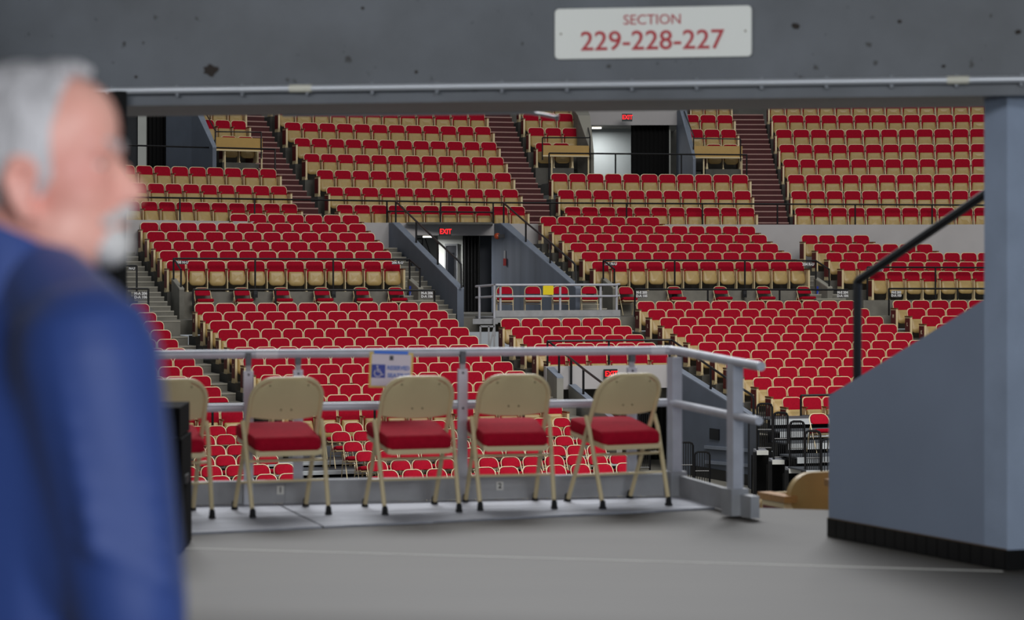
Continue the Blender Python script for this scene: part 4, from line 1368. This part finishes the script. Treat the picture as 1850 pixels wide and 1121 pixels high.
for px, off in ((448, .03), (540, -.05), (834, .03), (1145, -.05)):
    b = rp(px, 0, off)
    rzr = math.atan2(rdir.y, rdir.x)
    pz = L.z
    m = MB(); m.box((0, 0, .39), (.055, .045, .80), rzr); q = m.build('post', ALU, o); q.location = b
    m = MB(); m.box((0, 0, .835), (.03, .03, .10), rzr); k = m.build('clamp', ALUD, q)
    m = MB(); m.box((0, 0, .862), (.03, .07, .075), rzr); k = m.build('clamp_band', mat('dark_band', (80, 82, 86), .5, .5), q)
    for z in (.77, .56): MB().ell((rn.x * .024, rn.y * .024, z), (.007, .007, .007), 8, 5).build('bolt', DARKBOX, q)
for p, lab in ((Vector((.985, 13.42, DZ)), 0), (Vector((1.245, 12.36, DZ)), 1)):
    rzr = math.atan2(rdir.y, rdir.x) + .25
    m = MB(); m.box((0, 0, .42), (.066, .07, .84), rzr); q = m.build('corner_post', ALU, o); q.location = p - L
    m = MB(); m.box((0, 0, .075), (.11, .11, .15), rzr); m.build('foot_block', ALUD, q)
    for z in (.70, .52, .2): MB().ell((-.01, -.037, z), (.006, .006, .006), 8, 5).build('bolt', DARKBOX, q)
m = MB(); a, b = rp(-200, 0, 0), rp(470, 0, 0); c, e = rp(520, 0, 0), rp(1205, 0, 0)
for nm, a, b in (('toe_board', rp(-200, .0), rp(514, .0)), ('toe_board', rp(514.6, .0), rp(1205, .0))):
    m = MB()
    for zl, zh, t0, t1 in ((.0, .12, .012, .02), (.12, .135, .022, .03)):
        q = [a.xy + rn * t0, b.xy + rn * t0, b.xy - rn * t1, a.xy - rn * t1]
        m.hexa([(*p, zl) for p in q], [(*p, zh) for p in q])
    q = m.build(nm, ALUD, o); fix_normals(q.data)
m = MB(); a, b = (SD0 - L.xy), (SD1 - L.xy)
sn = -sdn * .03
q = [a, b, b + sn, a + sn]
m.hexa([(*p, 0) for p in q], [(*p, .125) for p in q]); k = m.build('toe_board', ALUD, o); fix_normals(k.data)
a, b = Vector((1.262, 12.33)), Vector((1.315, 12.19)); q = [a - L.xy, b - L.xy, b - L.xy + Vector((.05, .02)), a - L.xy + Vector((.05, .02))]
m = MB(); m.hexa([(*p, 0) for p in q], [(*p, .12) for p in q]); k = m.build('toe_board', ALUD, o); fix_normals(k.data)
for px, s in ((506, '1'), (902, '2')):
    q = obj('number_tag', MB().box((0, 0, 0), (.042, .004, .05)).mesh('number_tag', WHITEP), o); q.location = rp(px, .09, .018); q.rotation_euler.z = math.atan2(rdir.y, rdir.x)
    put_text(s, .045, mat('ink_black', (30, 30, 34)), (0, -.004, 0), 0, q, 'tag_lettering', .001)
# reserved seating paper
pc = rp(705, .8, .0) + L
o = empty('reserved_paper', (pc.x, pc.y, H + (YH - 669) / F * pc.y) , math.atan2(rdir.y, rdir.x), 'white yellow-edged reserved seating paper hanging from the guard railing', 'sign')
o.location += Vector((rn.x, rn.y, 0)) * .034
o.rotation_euler.y = .035
k = pc.y / F
MB().box((0, .002, 0), (79 * k, .002, 64 * k)).build('yellow_card', mat('yellow_card', (226, 202, 110), .7), o)
MB().box((0, -.001, 0), (71 * k, .002, 57 * k)).build('white_sheet', mat('white_paper', (222, 220, 228), .7), o)
q = MB().box((0, 0, 0), (25 * k, .002, 24 * k)).build('blue_square', BLUE, o); q.location = (-23 * k, -.003, -2 * k)
isa(q, 23 * k, mat('paper_white', (226, 226, 232), .7), -.003, .035)
LB = mat('pale_blue_ink', (92, 126, 200), .7)
put_text('RESERVED', 10.5 * k, LB, (13 * k, -.003, 4 * k), 0, o, 'lettering', .001, .86)
put_text('SEATING', 10.5 * k, LB, (14 * k, -.003, -9.5 * k), 0, o, 'lettering', .001, .98)
MB().box((0, -.003, 22 * k), (7 * k, .002, 8 * k)).build('dark_clip', mat('dark_square', (70, 74, 80), .6), o)
MB().box((-1 * k, -.002, 32 * k), (62 * k, .004, 6 * k)).build('blue_tape', mat('blue_tape', (70, 130, 236), .6), o)

# five beige folding chairs seen from behind
for i, (r0, r1, lab) in enumerate((((250, 942), (375, 938), 'beige steel folding chair half hidden behind the man and the black case'),
                                   ((460, 936), (590, 930), 'beige steel folding chair left of the reserved seating paper'),
                                   ((700, 931), (825, 926), 'beige steel folding chair under the reserved seating paper'),
                                   ((873, 923), (996, 919), 'beige steel folding chair, second from the railing corner'),
                                   ((1094, 920), (1203, 914), 'beige steel folding chair turned aside, nearest the railing corner'))):
    a, b = ground(*r0, DZ), ground(*r1, DZ)
    yaw = [PI + .36, PI + .36, PI + .33, PI + .22, PI + .45][i]
    mid = (a + b) / 2
    fdir = Vector((math.sin(yaw), -math.cos(yaw), 0))   # local -y
    folding_chair(FC, mid + fdir * .235 + Vector((0, 0, 0)), yaw, lab, 'beige chairs on the deck', True, 1.0)

# seats of the near stand just below the floor edge
for (px, py, Y, yaw, lab, lt, n_) in ((1496, 853, 13.25, PI + .42, 'tan shell of the near seat below the floor edge, taller one beside the wall', 'K', 0),
                                      (1432, 889, 14.0, PI + .42, 'tan shell of the near seat below the floor edge, lower one by the railing', 'L', 0),
                                      (1622, 828, 12.8, PI + .42, 'near seat mostly behind the blue grey wall, maroon end panel showing', 'L', 1)):
    p = P(px, py, Y); 
    o = empty('arena_seat', (p.x, p.y, p.z - SH), yaw, lab, 'seat', 'near seats below the floor edge')
    for nm, par in (('backrest', 0), ('pad', 0), ('seat_pan', 0), ('end_right', 1), ('standard', 0)):
        m_ = SM[nm] if nm != 'backrest' else None
        if nm == 'backrest':
            g = MB(); plate(g, outline(.44, .50, .30, .78, .05, .13, 6), 0.01, .05); me_ = g.mesh('backrest', TAN, True); fix_normals(me_)
            obj('backrest', me_, o)
        elif nm == 'end_right':
            g = MB(); g.box((.262, -.16, .30), (.05, .26, .60)); e = g.build('end_panel', TANL, o)
            g = MB(); g.box((.289, -.16, .32), (.008, .22, .50)); g.build('panel_inlay', MAROON, e)
            g = MB(); g.box((.262, -.15, .625), (.09, .31, .04)); g.build('armrest', WOODL, e)
            q = obj('letter', text_mesh(lt, .17, LET, bold=.006), e, (.296, -.16, .28)); q.rotation_euler = (PI / 2, 0, PI / 2)
            g = MB(); g.box((.262, -.025, .30), (.056, .012, .56)); g.build('inner_edge', TANL, e)
        else:
            obj(SM[nm].name, SM[nm], o)
g = MB()
for i in range(3):
    y0 = 12.9 + .8 * i
    g.box((2.6, y0 + .3, -.75 - .19 * i), (3.2, .8, .6), 0)
g.build('seating_tier', CONCD)['kind'] = 'structure'

# black equipment case behind the man
p = ground(338, 994)
o = empty('equipment_case', (p.x - .27, p.y + .05, 0), .05, 'black two-part equipment case standing behind the man', 'case')
CASEM = mat('case_black', (5, 5, 6), .85, var=.2, scale=20, spec=.08)
MB().box((0, 0, .285), (.52, .5, .55)).build('body', CASEM, o)
MB().box((0, 0, .64), (.50, .5, .145)).build('lid', CASEM, o)
for s in (-1, 1): MB().box((s * .2, 0, .008), (.06, .4, .016)).build('foot', RUBBER, o)
MB().box((.263, -.05, .35), (.012, .14, .04)).build('handle', DARKBOX, o)


# ------------------------------------------------------------------ the man
def remesh(name, mb, voxel, smooth, m):
    me = mb.mesh(name, m)
    fix_normals(me)
    o = bpy.data.objects.new(name, me); COL.objects.link(o)
    md = o.modifiers.new('r', 'REMESH'); md.mode = 'VOXEL'; md.voxel_size = voxel
    ms = o.modifiers.new('s', 'SMOOTH'); ms.factor = .5; ms.iterations = smooth
    dg = bpy.context.evaluated_depsgraph_get(); dg.update()
    out = bpy.data.meshes.new_from_object(o.evaluated_get(dg))
    bpy.data.objects.remove(o)
    out.name = name
    out.materials.clear(); out.materials.append(m)
    out.polygons.foreach_set('use_smooth', [True] * len(out.polygons))
    return out


SKIN = mat('skin', (236, 180, 163), .5, var=.12, scale=9, dark=(222, 148, 135))
HAIRM = mat('grey_hair', (206, 202, 204), .8, var=.35, scale=40, bump=.5, bscale=90, stretch=(1, 1, .3))
BEARD = mat('white_beard', (214, 210, 208), .85, var=.2, scale=60, bump=.5, bscale=120)
NAVY = mat('navy_fabric', (40, 66, 132), .62, var=.10, scale=5, bump=.10, bscale=9, sheen=.15)
TROUSER = mat('charcoal_cloth', (50, 50, 56), .85)

YAW_T = math.radians(32)                       # the torso faces right and away
MANP = Vector((-.572, 2.625, 0))
man = empty('person', MANP, YAW_T, 'grey-haired man in navy jacket with white goatee, standing in profile', 'person')
# head frame: ear level at the origin, x forward; profile to the right
ear = Vector((-.562, 2.60, 1.458))
hm = Matrix.Rotation(-YAW_T, 4, 'Z') @ Matrix.Translation(ear - MANP) @ Matrix.Rotation(math.radians(-3), 4, 'Z')


def head_shapes(mb):
    E = mb.ell
    E((-.004, 0, .066), (.103, .078, .090), 20, 14)
    E((.045, 0, .005), (.060, .062, .095), 18, 12)
    E((.040, 0, .085), (.062, .066, .062), 16, 12)
    E((.046, 0, -.036), (.055, .055, .046), 16, 12)
    E((.082, 0, -.054), (.026, .028, .020), 12, 8)
    E((.020, 0, -.058), (.060, .052, .030), 14, 8)
    mb.cap((.094, 0, .046), (.120, 0, .012), .009, .0125, 10)
    E((.121, 0, .006), (.012, .012, .011), 10, 8)
    for s in (-1, 1):
        E((.106, s * .012, .001), (.012, .009, .009), 10, 6)
        E((.088, s * .026, .060), (.014, .026, .010), 10, 6)
        E((.082, s * .031, .0495), (.0145, .018, .0055), 10, 6)
        E((.082, s * .031, .031), (.013, .018, .005), 10, 6)
        E((.062, s * .033, .004), (.030, .028, .030), 12, 8)
        E((.030, s * .046, -.034), (.042, .018, .034), 12, 8)
        # ear: rim, lobe and hollow base
        mb.tube([(.022, s * .068, -.016), (.010, s * .076, -.026), (-.002, s * .083, -.004), (-.010, s * .087, .022), (-.002, s * .085, .044), (.016, s * .079, .042), (.024, s * .073, .024)], .0065, 8)
        E((.008, s * .073, .012), (.015, .008, .028), 10, 8)
    E((.100, 0, -.024), (.012, .026, .007), 12, 6)
    E((.098, 0, -.035), (.012, .022, .007), 12, 6)
    mb.cap((-.015, 0, -.045), (-.040, 0, -.185), .064, .070, 16)


def xf(mb, M):
    mb.v = [tuple(M @ Vector(p)) for p in mb.v]
    return mb


def hand_shape(mb, wrist, d, side, palm_n):
    """palm, four fingers and thumb, slightly curled; d along the hand, palm_n out of the palm"""
    d = Vector(d).normalized(); pn = Vector(palm_n).normalized(); u = d.cross(pn).normalized() * side
    w_ = Vector(wrist)
    for k in range(4):
        o_ = (k - 1.5) * .019
        mb.cap(w_ + u * o_ * .7, w_ + d * .085 + u * o_, .014, .0115, 8)
    for k, ln_ in enumerate((.070, .080, .076, .060)):
        o_ = (k - 1.5) * .021
        p0 = w_ + d * .088 + u * o_
        p1 = p0 + (d * .95 + pn * .25).normalized() * ln_ * .45
        p2 = p1 + (d * .75 + pn * .65).normalized() * ln_ * .32
        p3 = p2 + (d * .45 + pn * .9).normalized() * ln_ * .25
        mb.cap(p0, p1, .0095, .009, 8); mb.cap(p1, p2, .009, .008, 8); mb.cap(p2, p3, .008, .007, 8)
    t0 = w_ + d * .03 - u * .026
    t1 = t0 + (d * .7 - u * .6 + pn * .35).normalized() * .042
    t2 = t1 + (d * .9 - u * .1 + pn * .35).normalized() * .032
    mb.cap(t0, t1, .0125, .0105, 8); mb.cap(t1, t2, .0105, .0085, 8)


# right is -y in the man's own frame
SHR, ELR, WRR = Vector((.0, -.180, 1.28)), Vector((.035, -.215, 1.005)), Vector((.055, -.215, .78))
SHL, ELL, WRL = Vector((.0, .180, 1.27)), Vector((-.02, .235, 1.01)), Vector((.06, .235, .76))


def oval(z, cx, rx, ry, n=20, cy=0):
    return [(cx + rx * math.cos(2 * PI * k / n), cy + ry * math.sin(2 * PI * k / n), z) for k in range(n)]


body = MB()
h = MB(); head_shapes(h); xf(h, hm); body.add(h.v, h.f)
body.loft([oval(.80, 0, .10, .15), oval(.95, 0, .105, .15), oval(1.12, .005, .11, .16), oval(1.26, 0, .105, .17), oval(1.33, -.01, .08, .13), oval(1.38, -.01, .06, .07)])
for a, b, r0, r1 in ((SHR, ELR, .055, .042), (ELR, WRR, .042, .028), (SHL, ELL, .055, .042), (ELL, WRL, .042, .028)):
    body.cap(a, b, r0, r1, 12)
hand_shape(body, WRR + (WRR - ELR).normalized() * .02, (WRR - ELR), 1, (.2, .9, -.1))
hand_shape(body, WRL + (WRL - ELL).normalized() * .02, (WRL - ELL), -1, (.2, -.9, -.1))
for s in (-1, 1):
    body.cap((0, s * .085, .80), (.015, s * .095, .45), .085, .058, 14)
    body.cap((.015, s * .095, .45), (-.01, s * .10, .09), .055, .038, 12)
    body.cap((-.02, s * .10, .05), (.12, s * .11, .035), .035, .028, 10)
obj('body', remesh('body', body, .0055, 7, SKIN), man)

# navy jacket: torso, sleeves, stand-up collar
j = MB()
j.loft([oval(.78, 0, .135, .185, 24), oval(.95, .0, .148, .192, 24), oval(1.12, .0, .152, .202, 24), oval(1.22, -.005, .142, .205, 24), oval(1.28, -.010, .118, .180, 24), oval(1.335, -.008, .098, .140, 24), oval(1.375, .0, .088, .098, 24)])
for a, b, r0, r1 in ((SHR, ELR, .085, .068), (ELR, WRR, .068, .047), (SHL, ELL, .085, .068), (ELL, WRL, .068, .047)):
    j.cap(a, b, r0, r1, 16)
for s in (-1, 1):
    j.cap((-.012, s * .045, 1.375), (-.0, s * .15, 1.305), .052, .072, 14); j.cap((-.0, s * .10, 1.33), (.0, s * .172, 1.265), .06, .082, 14); j.cap((.0, s * .12, 1.22), (.02, s * .16, 1.05), .10, .085, 14)
# folds across the sleeve and back
for k in range(7):
    t = .12 + .12 * k
    p = SHR + (ELR - SHR) * t
    j.cap(p + Vector((-.055, -.052, .03)), p + Vector((.03, -.070, -.012)), .012, .010, 8)
jacket = obj('jacket', remesh('jacket', j, .0085, 5, NAVY), man)
cm = MB()
hc = hm @ Vector((-.026, 0, -.082))
rings = []
for (zf_, rr_, dx) in ((-.06, .104, .004), (-.02, .092, 0), (.022, .085, -.006), (.028, .080, -.006), (.022, .075, -.006), (-.02, .078, 0), (-.06, .088, .004)):
    ring_ = []
    for k in range(24):
        a = 2 * PI * k / 24
        front = math.cos(a)
        zz = hc.z + zf_ - .026 * front * (1 if zf_ > 0 else .3) + (.010 * (1 - front) if zf_ > 0 else 0)
        ring_.append((hc.x + dx + rr_ * 1.03 * math.cos(a), hc.y + rr_ * math.sin(a), zz))
    rings.append(ring_)
cm.loft(rings, caps=False)
k_ = cm.mesh('collar', NAVY, True); fix_normals(k_)
obj('collar', k_, jacket)
cs = MB(); cs.tube([(-.04, -.278, 1.28), (.0, -.262, 1.335), (.03, -.245, 1.34)], .003, 5)
# hair, goatee, moustache, eyes
hh = MB(); nu, nv = 56, 40
v, f = [], []
for i in range(nv + 1):
    th = PI * i / nv
    for k in range(nu):
        ph = 2 * PI * k / nu
        d = Vector((math.sin(th) * math.cos(ph), math.sin(th) * math.sin(ph), math.cos(th)))
        p = Vector((-.008, 0, .066)) + Vector((.108 * d.x, .084 * d.y, .096 * d.z))
        # hairline: bare forehead and face, sides down to the ear, nape behind
        fr = p.x - (.035 + .28 * max(0, p.z - .08) + (.02 if p.z > .135 else 0))
        low = .02 - p.z - (.075 if p.x < -.02 else .05 if p.x < .03 and p.x > .012 else 0)
        cut = max(fr / .02, low / .02)
        s = 1.0 if cut < 0 else max(.82, 1 - .18 * cut)
        s *= 1 + .012 * math.sin(9 * ph + 3 * th) * (cut < 0) + random.uniform(-.006, .006)
        c0 = Vector((-.008, 0, .066))
        v.append(c0 + (p - c0) * s)
for i in range(nv):
    for k in range(nu):
        k2 = (k + 1) % nu
        f.append((i * nu + k, (i + 1) * nu + k, (i + 1) * nu + k2, i * nu + k2))
hh.add(v, f); hh.cap((.03, -.02, .148), (.062, -.035, .152), .016, .008, 10); hh.cap((.02, .02, .150), (.055, .03, .153), .016, .008, 10)
xf(hh, hm); k_ = hh.mesh('hair', HAIRM, True); fix_normals(k_); obj('hair', k_, man)
bb = MB(); bb.ell((.089, 0, -.052), (.027, .030, .026), 16, 12); bb.ell((.097, 0, -.038), (.014, .026, .010), 12, 8)
xf(bb, hm); obj('goatee', bb.mesh('goatee', BEARD, True), man)
bb = MB(); bb.cap((.111, 0, -.012), (.094, .032, -.026), .010, .007, 10); bb.cap((.111, 0, -.012), (.094, -.032, -.026), .010, .007, 10)
xf(bb, hm); obj('moustache', bb.mesh('moustache', BEARD, True), man)
for s in (-1, 1):
    e = MB().ell((.0795, s * .031, .040), (.0125, .0125, .0095), 14, 10); xf(e, hm); eo = obj('eye', e.mesh('eye', mat('eye_white', (226, 220, 214), .2), True), man)
    e = MB().ell((.0885, s * .0325, .040), (.004, .0055, .0055), 10, 8); xf(e, hm); obj('iris', e.mesh('iris', mat('eye_iris', (60, 66, 70), .2), True), eo)
    e = MB(); e.tube([(.098, s * .012, .062), (.096, s * .028, .067), (.084, s * .046, .062)], [.004, .005, .003], 8); xf(e, hm)
    obj('eyebrow', e.mesh('eyebrow', HAIRM, True), man)
# trousers and shoes
tr = MB()
tr.loft([oval(.66, 0, .125, .175, 24), oval(.78, 0, .128, .176, 24), oval(.90, 0, .120, .165, 24)])
for s in (-1, 1):
    tr.cap((0, s * .088, .76), (.015, s * .098, .45), .098, .078, 16)
    tr.cap((.015, s * .098, .45), (-.01, s * .103, .12), .078, .066, 16)
obj('trousers', remesh('trousers', tr, .01, 4, TROUSER), man)
for s in (-1, 1):
    sh = MB(); sh.cap((-.045, s * .105, .05), (.06, s * .11, .042), .047, .044, 14); sh.cap((.06, s * .11, .042), (.15, s * .118, .036), .044, .034, 14); sh.box((.05, s * .111, .012), (.28, .085, .024))
    so = obj('shoe', remesh('shoe', sh, .007, 3, mat('black_leather', (24, 22, 22), .35)), man)
